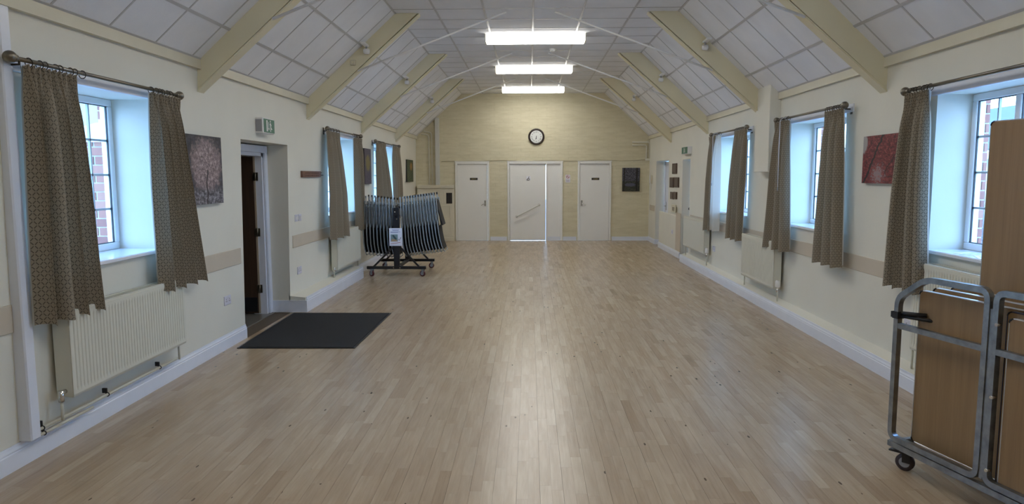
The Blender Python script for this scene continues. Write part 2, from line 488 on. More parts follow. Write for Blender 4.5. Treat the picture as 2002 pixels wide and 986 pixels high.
def tone_mesh(name, ps):
    V, Fc, T = [], [], []
    for p in ps:
        plank_geo(p, V, Fc); T += [tone()]*5
    me = bpy.data.meshes.new(name); me.from_pydata(V, [], Fc); me.update(); me.materials.append(M['floor'])
    a = me.attributes.new('tone', 'FLOAT', 'FACE'); a.data.foreach_set('value', T); return me
for p in near: link('plank', tone_mesh('plank', [p]), floor)
tag(link('plank_field', tone_mesh('plank_field', [p for p in planks if p not in nset]), floor), kind='stuff')

# ------------------------------------------------------------------ walls
def wall_faces(openings, ya, yb, za, zb, xin, xout):
    """wall in the YZ plane with rectangular openings, both faces and reveals; x(z) for the inner face"""
    m = MB()
    ys = sorted({ya, yb} | {o[0] for o in openings} | {o[1] for o in openings})
    zs = sorted({za, zb} | {o[2] for o in openings} | {o[3] for o in openings})
    for a, b in zip(ys, ys[1:]):
        for c, d in zip(zs, zs[1:]):
            yc, zc = (a+b)/2, (c+d)/2
            if any(o[0] < yc < o[1] and o[2] < zc < o[3] for o in openings): continue
            m.quad((xin(c),a,c),(xin(c),b,c),(xin(d),b,d),(xin(d),a,d))
            m.quad((xout,a,c),(xout,b,c),(xout,b,d),(xout,a,d))
    for a, b, c, d in openings:
        m.quad((xin(c),a,c),(xout,a,c),(xout,a,d),(xin(d),a,d)); m.quad((xin(c),b,c),(xout,b,c),(xout,b,d),(xin(d),b,d))
        m.quad((xin(c),a,c),(xin(c),b,c),(xout,b,c),(xout,a,c)); m.quad((xin(d),a,d),(xin(d),b,d),(xout,b,d),(xout,a,d))
    return m
DL = (7.25, 8.66, -.01, 2.085)          # left doorway
opl = [(a, b, ZW0, ZW1) for a, b in WINL] + [DL]
struct('wall_left', wall_faces(opl, Y0-.1, YB+.1, -.1, 3.05, lw, -3.42), M['wall'], 'cream painted left wall with windows and a doorway', 'wall')
DA = (15.93, 17.5, -.01, 2.05); DB = (13.82, 14.5, -.01, 2.02)
opr = [(a, b, ZW0, ZW1) for a, b in WINR] + [DA, DB]
struct('wall_right', wall_faces(opr, Y0-.1, YB+.1, -.1, 3.05, lambda z: RW, 3.46), M['wall'], 'cream painted right wall with three windows', 'wall')
m = MB()
opb = [(-1.90,-1.10,-.01,2.02), (-.53,.82,-.01,2.02), (1.305,2.09,-.01,2.02)]
xs = sorted({-3.6, 3.7} | {o[0] for o in opb} | {o[1] for o in opb}); zs = [-.1, -.01, 2.02, 4.3]
for a, b in zip(xs, xs[1:]):
    for c, d in zip(zs, zs[1:]):
        if any(o[0] < (a+b)/2 < o[1] and o[2] < (c+d)/2 < o[3] for o in opb): continue
        m.quad((a,YB,c),(b,YB,c),(b,YB,d),(a,YB,d)); m.quad((a,YB+.15,c),(b,YB+.15,c),(b,YB+.15,d),(a,YB+.15,d))
for a, b, c, d in opb:
    for xx in (a, b): m.quad((xx,YB,c),(xx,YB+.15,c),(xx,YB+.15,d),(xx,YB,d))
    m.quad((a,YB,d),(b,YB,d),(b,YB+.15,d),(a,YB+.15,d)); m.quad((a,YB,c),(b,YB,c),(b,YB+.15,c),(a,YB+.15,c))
struct('wall_back', m, M['brickpaint'], 'cream painted brick gable wall at the far end with three white doors', 'wall')
struct('wall_front', MB().box(-3.6, 3.7, Y0-.15, Y0, -.1, 4.3), M['wall'], 'cream wall behind the viewer', 'wall')

# chimney pier hanging on the right wall under the second beam
struct('trim_1', MB().bbox(2.985, RW+.02, 8.95, 9.5, 1.74, 2.84, .006), M['wall'], 'cream boxed pier hanging high on the right wall under a roof beam', 'pier')

# ------------------------------------------------------------------ ceiling
ceil = struct('ceiling', MB().prism([(-3.5,2.95),(-3.0,2.86),(XL,ZF+.09),(XR,ZF+.09),(3.2,2.85),(3.6,2.95),(3.6,4.3),(-3.5,4.3)], 'y', Y0-.15, YB+.15),
              M['slab'], 'white tiled ceiling with two slopes and a flat centre', 'ceiling')
rows = [9.22 + .607*k for k in range(-20, 17)]
rows = [y for y in rows if Y0 < y < YB]
ends = [Y0] + rows + [YB]
def panel(origin, d, nrm, cuts, lo_vis):
    """tiles laid along d (unit, in XZ) from origin; cuts = distances of the runners"""
    o = Vector((origin[0], 0, origin[1])); d = Vector((d[0], 0, d[1])); nn = Vector((nrm[0], 0, nrm[1]))  # nn points into the room
    def P(s_, y, h): q = o + d*s_ + nn*h; return (q.x, y, q.z)
    def slab(mb, s0, s1, y0, y1, h0, h1):
        n = len(mb.v)
        mb.v += [P(s0,y0,h0),P(s1,y0,h0),P(s1,y1,h0),P(s0,y1,h0),P(s0,y0,h1),P(s1,y0,h1),P(s1,y1,h1),P(s0,y1,h1)]
        for q in ((3,2,1,0),(4,5,6,7),(0,1,5,4),(1,2,6,5),(2,3,7,6),(3,0,4,7)): mb.f.append(tuple(n+i for i in q)); mb.sm.append(False)
    rest = MB()
    for a, b in zip(ends, ends[1:]):
        for s0, s1 in zip(cuts, cuts[1:]):
            e = .006
            jit = rnd.uniform(-.0012, .0012)
            if b < lo_vis: slab(rest, s0+e, s1-e, a+e, b-e, -.016, -.002)
            else:
                t = MB(); slab(t, s0+e, s1-e, a+e, b-e, -.016, -.002+jit); t.build('ceiling_tile', M['tile'], ceil)
    if rest.v: tag(rest.build('tile_field', M['tile'], ceil), kind='stuff')
    for c in cuts:
        t = MB(); slab(t, c-.013, c+.013, Y0, YB, -.02, .004); t.build('grid_runner', M['grid'], ceil)
    ys = list(rows)
    for y in ys:
        t = MB(); slab(t, cuts[0], cuts[-1], y-.009, y+.009, -.02, .002); t.build('grid_tee', M['grid'], ceil)
fl = XR - XL
panel((XL, ZF), (1, 0), (0, -1), [0, .545, 1.17, 1.80, 2.44, 3.09, fl], 8.2)
def slope(a, b, lo):
    d = Vector((b[0]-a[0], b[1]-a[1])); L = d.length; d /= L
    nr = (d.y, -d.x) if d.x > 0 else (-d.y, d.x)
    panel(a, d, nr, [0, .375, .985, L], lo)
slope(SLB, (XL, ZF), 4.0); slope(SRB, (XR, ZF), 4.0)

# cornice boards
struct('trim_2', MB().box(lw(2.7)-.03, -2.925, Y0, YB, 2.655, 2.735), M['cornice'], 'cream cornice board along the top of the left wall', 'cornice')
struct('trim_3', MB().box(3.085, RW+.03, Y0, YB, 2.635, 2.715), M['cornice'], 'cream cornice board along the top of the right wall', 'cornice')

# ------------------------------------------------------------------ roof trusses
rank = ['', '', 'nearest in view', 'second from the viewer', 'third from the viewer', 'farthest from the viewer, by the clock wall']
for k, y in enumerate(TRUSS):
    if k < 2: lab = 'cream boxed roof truss behind the viewer' if k == 0 else 'cream boxed roof truss just above the viewer'
    else: lab = 'cream boxed roof truss with white tie rods, ' + rank[k]
    t = thing('roof_truss', lab, 'roof truss', (0, y, 0), 'roof trusses')
    th = .10
    MB().prism([(-3.0,2.45),(-3.0,2.79),(-1.80,ZF+.03),(-1.43,ZF+.03)], 'y', 0, th).build('beam', M['beam'], t)
    MB().prism([(3.15,2.42),(3.15,2.77),(1.93,ZF+.03),(1.53,ZF+.03)], 'y', 0, th).build('beam', M['beam'], t)
    MB().prism([(-2.998,2.445),(-1.437,ZF-.0),(-1.44,ZF-.02),(-2.998,2.425)], 'y', -.012, th+.012).build('beam_edge', M['beam'], t)
    MB().prism([(3.148,2.415),(1.537,ZF-.0),(1.54,ZF-.02),(3.148,2.395)], 'y', -.012, th+.012).build('beam_edge', M['beam'], t)
    for (xa, za, xb) in ((-2.26, 3.08, -.30), (2.38, 3.06, .33)):
        MB().tube([(xa, -.02, za-.0), (xb, -.02, ZF+.0)], .013, 8).build('tie_rod', M['white'], t)

# ------------------------------------------------------------------ windows
def window(idx, side, y0, y1, label):
    if side == 'L': xf0, xf1, xin, sg = -3.40, -3.33, lw(1.2), -1
    else: xf0, xf1, xin, sg = 3.455, 3.385, RW, 1
    root = struct('window_%d' % idx, None, None, label, 'window')
    fw = .055
    def bar(n, a, b, c, d, mt=M['upvc'], x0=xf0, x1=xf1, bv=.006): return MB().bbox(x0, x1, a, b, c, d, bv).build(n, mt, root)
    bar('frame', y0, y1, ZW0+.012, ZW0+.012+fw); bar('frame', y0, y1, ZW1-fw, ZW1)
    bar('frame', y0, y0+fw, ZW0+.012+fw, ZW1-fw); bar('frame', y1-fw, y1, ZW0+.012+fw, ZW1-fw)
    wd = (y1-y0-2*fw-2*.06)/3; zc0, zc1 = ZW0+.012+fw, ZW1-fw
    for k in range(3):
        a = y0+fw+k*(wd+.06); b = a+wd
        if k < 2: bar('mullion', b, b+.06, zc0, zc1)
        xg = (xf0+xf1)/2
        MB().box(xg-.004, xg+.004, a-.01, b+.01, zc0-.01, zc1+.01).build('pane', M['glass'], root)
        # dark gasket round the pane
        g = MB(); xi = xf1 + sg*.012
        for (p, q, r_, s_) in ((a,b,zc0,zc0+.006),(a,b,zc1-.006,zc1),(a,a+.006,zc0,zc1),(b-.006,b,zc0,zc1)): g.box(xi, xi+sg*.012, p, q, r_, s_)
        g.build('gasket', M['black'], root)
        for r_ in (1, 2, 3):
            z = zc0 + (zc1-zc0)*r_/4
            MB().box(xg-.009, xg+.009, a, b, z-.008, z+.008).build('glazing_bar', M['lead'], root)
        MB().box(xg-.009, xg+.009, (a+b)/2-.007, (a+b)/2+.007, zc0, zc1).build('glazing_bar', M['lead'], root)
    MB().bbox(xf1 + sg*.02, xin - sg*.035, y0+.001, y1-.001, ZW0-.018, ZW0+.012, .006).build('sill', M['sill'], root)
    return root
wl_ = ['left wall window nearest the viewer, between patterned curtains', 'left wall window above the slim radiator past the doorway', 'left wall window farthest away, behind the stacked chairs']
wr_ = ['right wall window nearest the viewer, behind the upright table', 'right wall window in the middle beside the hanging pier', 'right wall window farthest from the viewer']
for k, (a, b) in enumerate(WINL): window(1+k, 'L', a, b, wl_[k])
for k, (a, b) in enumerate(WINR): window(4+k, 'R', a, b, wr_[k])

# ------------------------------------------------------------------ skirting, ledges
def skirt_profile(x, sg, h, z0=0):
    """polygon in XZ; sg=+1: the room lies at larger x; x = wall plane"""
    p = [(0,0),(.022,0),(.022,h*.70),(.018,h*.74),(.020,h*.80),(.012,h*.9),(.010,h),(0,h)]
    return [(x+sg*a, z0+b) for a, b in p]
bl = struct('baseboard_left', None, None, 'white moulded skirting board along the left wall', 'skirting board')
MB().prism(skirt_profile(-3.012, 1, .145), 'y', Y0, DL[0]).build('board', M['trim'], bl)
MB().box(-3.012, -3.03, DL[0]-.001, DL[0]+.02, 0, .145).build('board_end', M['trim'], bl)
LEDGE = -2.815
MB().prism(skirt_profile(LEDGE, 1, .19), 'y', 8.68, 11.68).build('board', M['trim'], bl)
MB().box(-3.24, LEDGE+.022, 8.645, 8.682, 0, .15).build('board', M['trim'], bl)
MB().prism(skirt_profile(-3.005, 1, .15), 'y', 11.68, YB).build('board', M['trim'], bl)
struct('trim_4', MB().prism([(LEDGE+.002,.0),(LEDGE+.002,.186),(-3.02,.205),(-3.02,0)], 'y', 8.66, 11.68), M['wall'], 'cream plinth ledge at the foot of the left wall past the doorway', 'ledge')
br_ = struct('baseboard_right', None, None, 'white moulded skirting board along the right wall', 'skirting board')
MB().prism(skirt_profile(3.005, -1, .145), 'y', Y0, 13.98).build('board', M['trim'], br_)
struct('trim_5', MB().prism([(3.004,0),(3.004,.142),(RW+.01,.178),(RW+.01,0)], 'y', Y0, 13.97), M['wall'], 'cream sloping plinth ledge at the foot of the right wall', 'ledge')
MB().prism(skirt_profile(3.085, -1, .13), 'y', 14.42, 16.8).build('board', M['trim'], br_)
MB().box(2.99, 3.11, 13.98, 14.0, 0, .14).build('board', M['trim'], br_)
MB().prism(skirt_profile(RW+.002, -1, .12), 'y', 17.5, YB).build('board', M['trim'], br_)
MB().box(RW-.02, 3.345, 17.478, 17.499, 0, .12).build('board', M['trim'], br_)
bb = struct('baseboard_back', None, None, 'white skirting board along the far brick wall', 'skirting board')
for a, b in ((-1.03,-.59),(.455,.80),(.88,1.235),(2.16,3.11)):
    y = YB if a != .455 else YB-.0
    MB().box(a, b, y-.022, y+.002, 0, .105).build('board', M['trim'], bb)

# low boxed panel on the right, in front of the far doors
lp = struct('trim_6', MB().bbox(3.083, RW+.004, 14.42, 16.8, 0, .86, .006), M['wall'], 'low cream boxed panel at the foot of the right wall by the far doorways', 'panel')
MB().box(3.078, 3.084, 14.40, 14.86, .14, .925).build('beige_strip', M['band'], lp)

# painted bands
def band(n, x0, x1, y0, y1, z0, z1, lab): struct('trim_%d' % n, MB().bbox(x0, x1, y0, y1, z0, z1, .003), M['band'], lab, 'wall band')
band(7, lw(.9)-.004, lw(.9)+.009, Y0, 3.93, .805, .968, 'beige protective band on the left wall at the picture edge')
band(8, lw(.9)-.004, lw(.9)+.009, 5.70, 7.17, .805, .968, 'beige protective band between the near left radiator and the doorway')
band(9, lw(.9)-.004, lw(.9)+.009, 8.78, 12.4, .798, .955, 'beige protective band past the left doorway')
band(10, RW-.008, RW+.004, Y0, 13.7, .795, .943, 'long beige protective band along the right wall')
band(11, RW-.008, RW+.004, 17.65, 18.3, .81, .955, 'short beige band on the right wall by the far corner')
struct('trim_12', MB().bbox(lw(1)-.04, -2.93, 3.93, 4.015, .145, 2.66, .008), M['trim'], 'white vertical pipe casing at the left picture edge', 'casing')

# ------------------------------------------------------------------ left doorway and door
d1 = struct('door_1', None, None, 'dark wood door standing open in the recessed left doorway', 'door')
xd = -3.225
# recessed frame: architrave + lining
def arch(root, x0, x1, y0, y1, zt, wdt, mt):
    MB().bbox(x0, x1, y0-wdt, y0, 0, zt, .006).build('architrave', mt, root); MB().bbox(x0, x1, y1, y1+wdt, 0, zt, .006).build('architrave', mt, root)
    MB().bbox(x0, x1, y0-wdt, y1+wdt, zt, zt+wdt, .006).build('architrave', mt, root)
arch(d1, xd-.03, xd, 7.36, 8.575, 1.985, .085, M['trim'])
for k, (a, b) in enumerate(((7.36, 7.40), (8.535, 8.575))): MB().box(-3.42, xd-.03, a, b, 0, 1.985).build('door_lining', M['trim'], d1)
MB().box(-3.42, xd-.03, 7.36, 8.575, 1.945, 1.985).build('door_lining', M['trim'], d1)
leaf = MB().bbox(-4.16, -3.355, 8.525, 8.565, .012, 1.94, .003).build('door_leaf', M['darkdoor'], d1)
MB().box(-3.356, -3.335, 8.524, 8.566, .012, 1.94).build('leaf_edge', M['dooredge'], leaf)
MB().box(-4.12, -3.37, 8.519, 8.526, .03, .21).build('kick_plate', M['blackmetal'], leaf)
for z in (.32, 1.02, 1.70):
    h = MB().box(-3.365, -3.30, 8.515, 8.524, z-.05, z+.05).lathe([(.009,-.05),(.009,.05)], (-3.33, 8.512, z), 'z', 10)
    h.build('hinge', M['steel'], leaf)
MB().box(-3.42, -3.0, DL[0], DL[1], -.02, -.009).build('threshold', M['floor'], d1)
# lobby behind
m = MB()
m.quad((-3.42,6.2,0),(-5.2,6.2,0),(-5.2,6.2,2.6),(-3.42,6.2,2.6)); m.quad((-3.42,9.6,0),(-5.2,9.6,0),(-5.2,9.6,2.6),(-3.42,9.6,2.6))
m.quad((-5.2,6.2,0),(-5.2,9.6,0),(-5.2,9.6,2.6),(-5.2,6.2,2.6)); m.quad((-3.42,6.2,2.6),(-5.2,6.2,2.6),(-5.2,9.6,2.6),(-3.42,9.6,2.6))
struct('wall_lobby', m, M['lobby'], 'dim beige lobby walls seen through the left doorway', 'wall')
struct('floor_lobby', MB().box(-5.2, -3.2, 6.2, 9.6, -.02, .001), M['vinyl'], 'grey vinyl lobby floor beyond the left doorway', 'floor')

# ------------------------------------------------------------------ far wall doors
def flat_text(s, size, name, mt, parent, loc, rot):
    cu = bpy.data.curves.new(name, 'FONT'); cu.body = s; cu.size = size; cu.align_x = 'CENTER'; cu.align_y = 'CENTER'; cu.extrude = .0008
    o = bpy.data.objects.new(name, cu); COL.objects.link(o)
    dg = bpy.context.evaluated_depsgraph_get(); me = bpy.data.meshes.new_from_object(o.evaluated_get(dg))
    bpy.data.objects.remove(o); bpy.data.curves.remove(cu)
    me.materials.clear(); me.materials.append(mt)
    t = link(name, me, parent, loc); t.rotation_euler = rot; return t
FACE = (PI/2, 0, 0)
def frame_back(root, x0, x1, zt, wd=.055):
    MB().bbox(x0-wd, x0, YB-.03, YB+.02, 0, zt+wd, .006).build('architrave', M['doorp'], root)
    MB().bbox(x1, x1+wd, YB-.03, YB+.02, 0, zt+wd, .006).build('architrave', M['doorp'], root)
    MB().bbox(x0, x1, YB-.03, YB+.02, zt, zt+wd, .006).build('architrave', M['doorp'], root)
    for q in ((x0-.03,x0+.02),(x1-.02,x1+.03)):
        if abs(q[0]-(x1-.02)) < 1e-6 and x1 < 1: continue
        if q[0] < x0 and 1 < x0: MB().box(q[0], q[1], YB+.046, YB+.07, .62, zt+.03).build('door_stop', M['doorp'], root)
        else: MB().box(q[0], q[1], YB+.046, YB+.07, 0, zt+.03).build('door_stop', M['doorp'], root)
    MB().box(x0-.03, x1+.03, YB+.046, YB+.07, zt-.025, zt+.03).build('door_stop', M['doorp'], root)
    MB().bbox(x0-wd-.01, x1+wd+.01, YB-.036, YB+.01, zt+wd, zt+wd+.02, .004).build('head_bead', M['doorp'], root)
def lever(parent, x, z, sg):
    h = MB().bbox(x-.02, x+.02, YB-.008, YB+.006, z-.075, z+.075, .005)
    h.tube([(x,YB-.005,z),(x,YB-.05,z),(x+sg*.02,YB-.055,z-.01),(x+sg*.10,YB-.055,z-.05)], .010, 8)
    h.build('lever_handle', M['chrome'], parent)
def name_plate(parent, x, z, s):
    p = MB().bbox(x-.10, x+.10, YB-.004, YB+.006, z-.028, z+.028, .002).build('name_plate', M['black'], parent)
    flat_text(s, .042, 'lettering', M['gold'], p, (x, YB-.005, z-.001), FACE)
d2 = struct('door_2', None, None, 'left of the three white doors in the far wall, with a black name plate', 'door')
frame_back(d2, -1.89, -1.105, 2.01)
lf = MB().bbox(-1.886, -1.109, YB+.004, YB+.044, .0015, 2.005, .003).build('door_leaf', M['doorp'], d2)
lever(lf, -1.165, .985, -1); name_plate(lf, -1.457, 1.622, 'GENTS')
d3 = struct('door_3', None, None, 'wide middle white door in the far wall, with a slanted grab rail', 'door')
frame_back(d3, -.52, .815, 2.01)
lf = MB().bbox(-.512, .4270, YB+.004, YB+.044, .006, 2.003, .003).build('door_leaf', M['doorp'], d3)
MB().bbox(.431, .47, YB-.03, YB+.05, 0, 2.012, .006).build('door_post', M['doorp'], d3)
MB().box(.468, .818, YB+.008, YB+.04, 0, 2.015).build('side_panel', M['doorp'], d3)
MB().box(.47, .815, YB-.012, YB+.008, 0, .10).build('panel_skirting', M['trim'], d3)
pts = [(-.336, .633), (.254, .94)]
g = MB().tube([(-.336,YB+.004,.633),(-.336,YB-.055,.633),(-.320,YB-.065,.641),(.238,YB-.065,.932),(.254,YB-.055,.94),(.254,YB+.004,.94)], .0135, 10)
for px, pz in pts: g.lathe([(.036,-.006),(.036,.006)], (px, YB-.0, pz), 'y', 16)
g.build('grab_rail', mat('grab_rail_enamel', (.62,.61,.57), .3), lf)
MB().lathe([(.028,-.012),(.028,.004)], (.361, YB, .927), 'y', 16).build('thumb_turn', M['white'], lf)
p = MB().bbox(-.082, .028, YB-.002, YB+.006, 1.578, 1.69, .002).build('access_sign', M['paper'], lf)
cx, cz = -.03, 1.628; k = MB()
k.lathe([(.010,-.002),(.010,.001)], (cx+.018, YB-.003, cz+.044), 'y', 12)
k.tube([(cx+.014,YB-.0035,cz+.030),(cx+.006,YB-.0035,cz+.004),(cx-.014,YB-.0035,cz+.000),(cx-.036,YB-.0035,cz-.030)], .006, 6)
k.tube([(cx+.034*math.cos(a), YB-.0035, cz-.014+.028*math.sin(a)) for a in [PI*(.55-i*.155) for i in range(10)]], .006, 6)
k.build('wheelchair_symbol', M['ink'], p)
d4 = struct('door_4', None, None, 'right of the three white doors in the far wall, with a black name plate', 'door')
frame_back(d4, 1.315, 2.08, 2.01)
lf = MB().bbox(1.319, 2.076, YB+.004, YB+.044, .0015, 2.005, .003).build('door_leaf', M['doorp'], d4)
lever(lf, 1.375, .985, 1); name_plate(lf, 1.723, 1.616, 'LADIES')
# right wall doors in their recesses
d5 = struct('door_5', None, None, 'white door in the deep far recess of the right wall', 'door')
MB().bbox(3.335, 3.385, 15.95, 17.48, .0, 2.03, .004).build('door_leaf', M['trim'], d5)
MB().bbox(3.315, 3.345, 17.36, 17.47, 0, 2.04, .005).build('door_stile', M['trim'], d5)
h = MB().bbox(3.318, 3.336, 17.20, 17.24, .86, 1.06, .004).tube([(3.33,17.22,.96),(3.28,17.22,.96),(3.275,17.12,.96)], .010, 8); h.build('lever_handle', M['chrome'], d5)
d6 = struct('door_6', None, None, 'narrow white cupboard door with a black knob in the right wall', 'door')
MB().bbox(3.275, 3.315, 13.83, 14.49, 0, 2.0, .004).build('door_leaf', M['trim'], d6)
MB().sphere((3.235, 14.28, 1.03), .032, 14, 8).lathe([(.014,-.045),(.014,0)], (3.279,14.28,1.03), 'x', 10).build('knob', M['black'], d6)

# ------------------------------------------------------------------ far wall items
cb = thing('corner_cupboard', 'cream panelled cupboard boxed into the far left corner', 'cupboard', (-2.42, 18.36, 0))
def cbx(n, x0, x1, y0, y1, z0, z1, mt=M['cupboard'], b=.004, par=cb): return MB().bbox(x0+2.42, x1+2.42, y0-18.36, y1-18.36, z0, z1, b).build(n, mt, par)
cbx('body', -2.93, -1.965, 18.36, 18.495, 0, 1.38); cbx('top_shelf', -2.93, -1.955, 18.33, 18.497, 1.385, 1.47)
cbx('skirting', -2.93, -1.962, 18.338, 18.36, 0, .10)
fr = cbx('door', -2.40, -2.00, 18.352, 18.36, .12, 1.34)
for z0, z1 in ((.16,.52),(.56,.94),(.98,1.29)):
    x1 = -2.22 if z0 > .9 else -2.06
    for q in ((-2.34,x1,z0,z0+.018),(-2.34,x1,z1-.018,z1),(-2.34,-2.322,z0,z1),(x1-.018,x1,z0,z1)):
        cbx('panel_bead', q[0], q[1], 18.346, 18.353, q[2], q[3], M['cupboard'], .002, fr)
cbx('side_door', -2.90, -2.43, 18.352, 18.36, .12, 1.34)
v = cbx('vent', -2.17, -2.015, 18.348, 18.353, .985, 1.265, M['black'], .002)
for q in range(3): cbx('vent_bar', -2.16+.05*q, -2.145+.05*q, 18.342, 18.349, 1.0, 1.25, mat('brown_vent', (.06,.045,.04), .5), .002, v)
struct('trim_13', MB().bbox(-2.45, -2.345, 18.40, 18.499, 1.472, 3.2, .006), mat('pale_grey_post', (.60,.60,.56), .5), 'pale vertical post standing on the corner cupboard', 'post')
for xx, zt in ((-2.62, 2.78), (-2.545, 2.84)):
    q = MB().tube([(xx,18.47,1.475),(xx,18.47,zt-.08),(xx-.02,18.47,zt-.02),(xx-.08,18.47,zt),(xx-.2,18.47,zt+.01)], .013, 8)
    tag(q.build('wall_pipe', M['wall']), 'thin cream pipe rising beside the pale post, ' + ('left one' if xx < -2.6 else 'right one'), 'pipe', 'corner pipes')
pp = thing('surface_pipes', 'pair of cream pipes turning down high in the far right corner', 'pipe', (2.9, 18.46, 2.5))
for dz, xe in ((0, .205), (-.075, .13)):
    MB().tube([(-.24,0,.06+dz),(xe-.03,0,.06+dz),(xe,0,.03+dz),(xe,0,-.36)], .017, 8).build('pipe', M['wall'], pp)
MB().bbox(.10, .22, -.03, .03, -.42, -.36, .01).build('junction', M['wall'], pp)
pts = [(-2.3+.18*i, 18.487, 2.095 + .012*math.sin(i*.9) - (.02 if i < 4 else 0)) for i in range(31)]
tag(MB().tube([p for p in pts if p[0] < 3.1], .006, 6).build('wall_cable', mat('cable_paint', (.42,.37,.24), .6)), 'thin painted cable running across the far wall above the doors', 'cable')
# clock
cx, cz = .180, 2.710
ck = thing('wall_clock', 'round wall clock with dark wooden rim and roman numerals', 'clock', (cx, YB, cz))
MB().lathe([(.16,-.0),(.205,-.004),(.212,-.03),(.195,-.055),(.165,-.045),(.160,-.03)], (0,0,0), 'y', 40).build('rim', mat('dark_mahogany', (.020,.010,.008), .3), ck)
MB().lathe([(.162,-.036),(.162,-.030)], (0,0,0), 'y', 40).build('dial', mat('clock_dial', (.70,.72,.70), .25), ck)
for i, s_ in enumerate('XII I II III IIII V VI VII VIII IX X XI'.split()):
    a = PI/2 - i*PI/6
    t = flat_text(s_, .048, 'numeral', M['ink'], ck, (.118*math.cos(a), -.0375, .118*math.sin(a)), (PI/2, 0, 0))
    t.rotation_euler = (PI/2, i*PI/6, 0)
def hand(n, ang, L, wd): 
    b = MB().box(-wd, wd, -.043, -.040, -.02, L); o = b.build(n, M['ink'], ck); o.rotation_euler = (0, ang, 0)
hand('hour_hand', math.radians(192), .075, .007); hand('minute_hand', math.radians(180), .060, .005)
# no smoking notice
ns = thing('no_smoking_sign', 'small white no smoking notice between two far doors', 'sign', (1.005, YB, 1.625))
MB().bbox(-.06, .06, -.006, 0, -.10, .10, .002).build('board', M['paper'], ns)
MB().tube([(.040*math.cos(a), -.008, .045+.040*math.sin(a)) for a in [2*PI*i/20 for i in range(20)]], .005, 6, closed=True).tube([(-.028,-.008,.073),(.028,-.008,.017)], .005, 6).build('prohibition_ring', M['red'], ns)
MB().box(-.025, .02, -.0085, -.006, .040, .050).build('cigarette', M['ink'], ns)
for i in range(4): MB().box(-.045, .045, -.0075, -.006, -.035-i*.016, -.027-i*.016).build('print_line', mat('print_grey', (.30,.22,.25), .6) if i == 0 else bpy.data.materials['print_grey'], ns)
tag(MB().tube([(.20,18.42,ZF+.0),(.20,18.42,3.66),(.215,18.42,3.60),(.23,18.42,3.66),(.232,18.42,ZF)], .004, 6).build('pull_cord', M['cornice']), 'looped cord hanging from the ceiling above the clock', 'cord')

# ------------------------------------------------------------------ framed canvases
def canvas(name, label, wall, a0, a1, z0, z1, kind, th=.035):
    t = thing(name, label, 'picture', (0,0,0))
    m = picture(name + '_print_' + kind, kind)
    if wall == 'L': x0 = lw(z0)+.002; P = [(x0+th,a0,z0),(x0+th,a1,z0),(x0+th,a1,z1),(x0+th,a0,z1)]; Bx = (x0-.012, x0+th, a0, a1, z0, z1)
    elif wall == 'R': P = [(RW-th,a1,z0),(RW-th,a0,z0),(RW-th,a0,z1),(RW-th,a1,z1)]; Bx = (RW, RW-th, a0, a1, z0, z1)
    else: P = [(a0,YB-th,z0),(a1,YB-th,z0),(a1,YB-th,z1),(a0,YB-th,z1)]; Bx = (a0, a1, YB-th, YB, z0, z1)
    if wall == 'L': P = [(x0+th,a1,z0),(x0+th,a0,z0),(x0+th,a0,z1),(x0+th,a1,z1)]; P = [P[1],P[0],P[3],P[2]]
    MB().box(*Bx).build('stretcher', mat(name+'_edge', (.03,.028,.03), .6), t)
    e = .0015; off = {'L': (e,0,0), 'R': (-e,0,0), 'B': (0,-e,0)}[wall]
    me = bpy.data.meshes.new('print'); n_ = []
    V = [tuple(Vector(p)+Vector(off)) for p in P] + [tuple(p) for p in P]
    me.from_pydata(V, [], [(0,1,2,3),(0,4,5,1),(1,5,6,2),(2,6,7,3),(3,7,4,0)]); me.materials.append(m)
    uvl = me.uv_layers.new(name='UVMap'); U = [(0,0),(1,0),(1,1),(0,1)]
    for lp_ in me.loops: uvl.data[lp_.index].uv = U[lp_.vertex_index % 4]
    me.update(); link('print', me, t); return t
canvas('canvas_picture', 'canvas print of a frosted pink tree beside the left doorway', 'L', 6.0, 6.72, 1.45, 2.07, 'frost')
canvas('canvas_picture', 'tall dark canvas with yellow flowers between the two far left windows', 'L', 12.60, 13.12, 1.56, 2.20, 'yellow')
canvas('canvas_picture', 'green canvas of orange flowers in the far left corner', 'L', 16.98, 17.88, 1.56, 2.10, 'flower')
canvas('canvas_picture', 'canvas print of red autumn leaves on the right wall', 'R', 5.88, 6.64, 1.625, 2.05, 'red')
canvas('canvas_picture', 'dark woodland path canvas on the far wall right of the doors', 'B', 2.42, 2.87, 1.29, 1.90, 'wood')
pl = [(15.02,15.47,1.735,1.957,'topmost of five small dark plaques on the right wall'), (15.31,15.72,1.44,1.658,'left plaque of the middle pair on the right wall'),
      (14.79,15.22,1.448,1.659,'right plaque of the middle pair on the right wall'), (15.29,15.63,1.187,1.344,'left plaque of the lowest pair on the right wall'), (14.96,15.28,1.198,1.352,'right plaque of the lowest pair on the right wall')]
for a, b, c, d, lab in pl:
    t = thing('wall_plaque', lab, 'plaque', (RW, (a+b)/2, (c+d)/2), 'small dark wall plaques')
    hw, hz = (b-a)/2, (d-c)/2
    MB().bbox(-.022, 0, -hw, hw, -hz, hz, .005).build('board', M['plaque2'], t)
    MB().bbox(-.026, -.020, -hw*.7, hw*.7, -hz*.75, hz*.75, .002).build('face_panel', mat('plaque_face', (.085,.055,.035), .4), t)

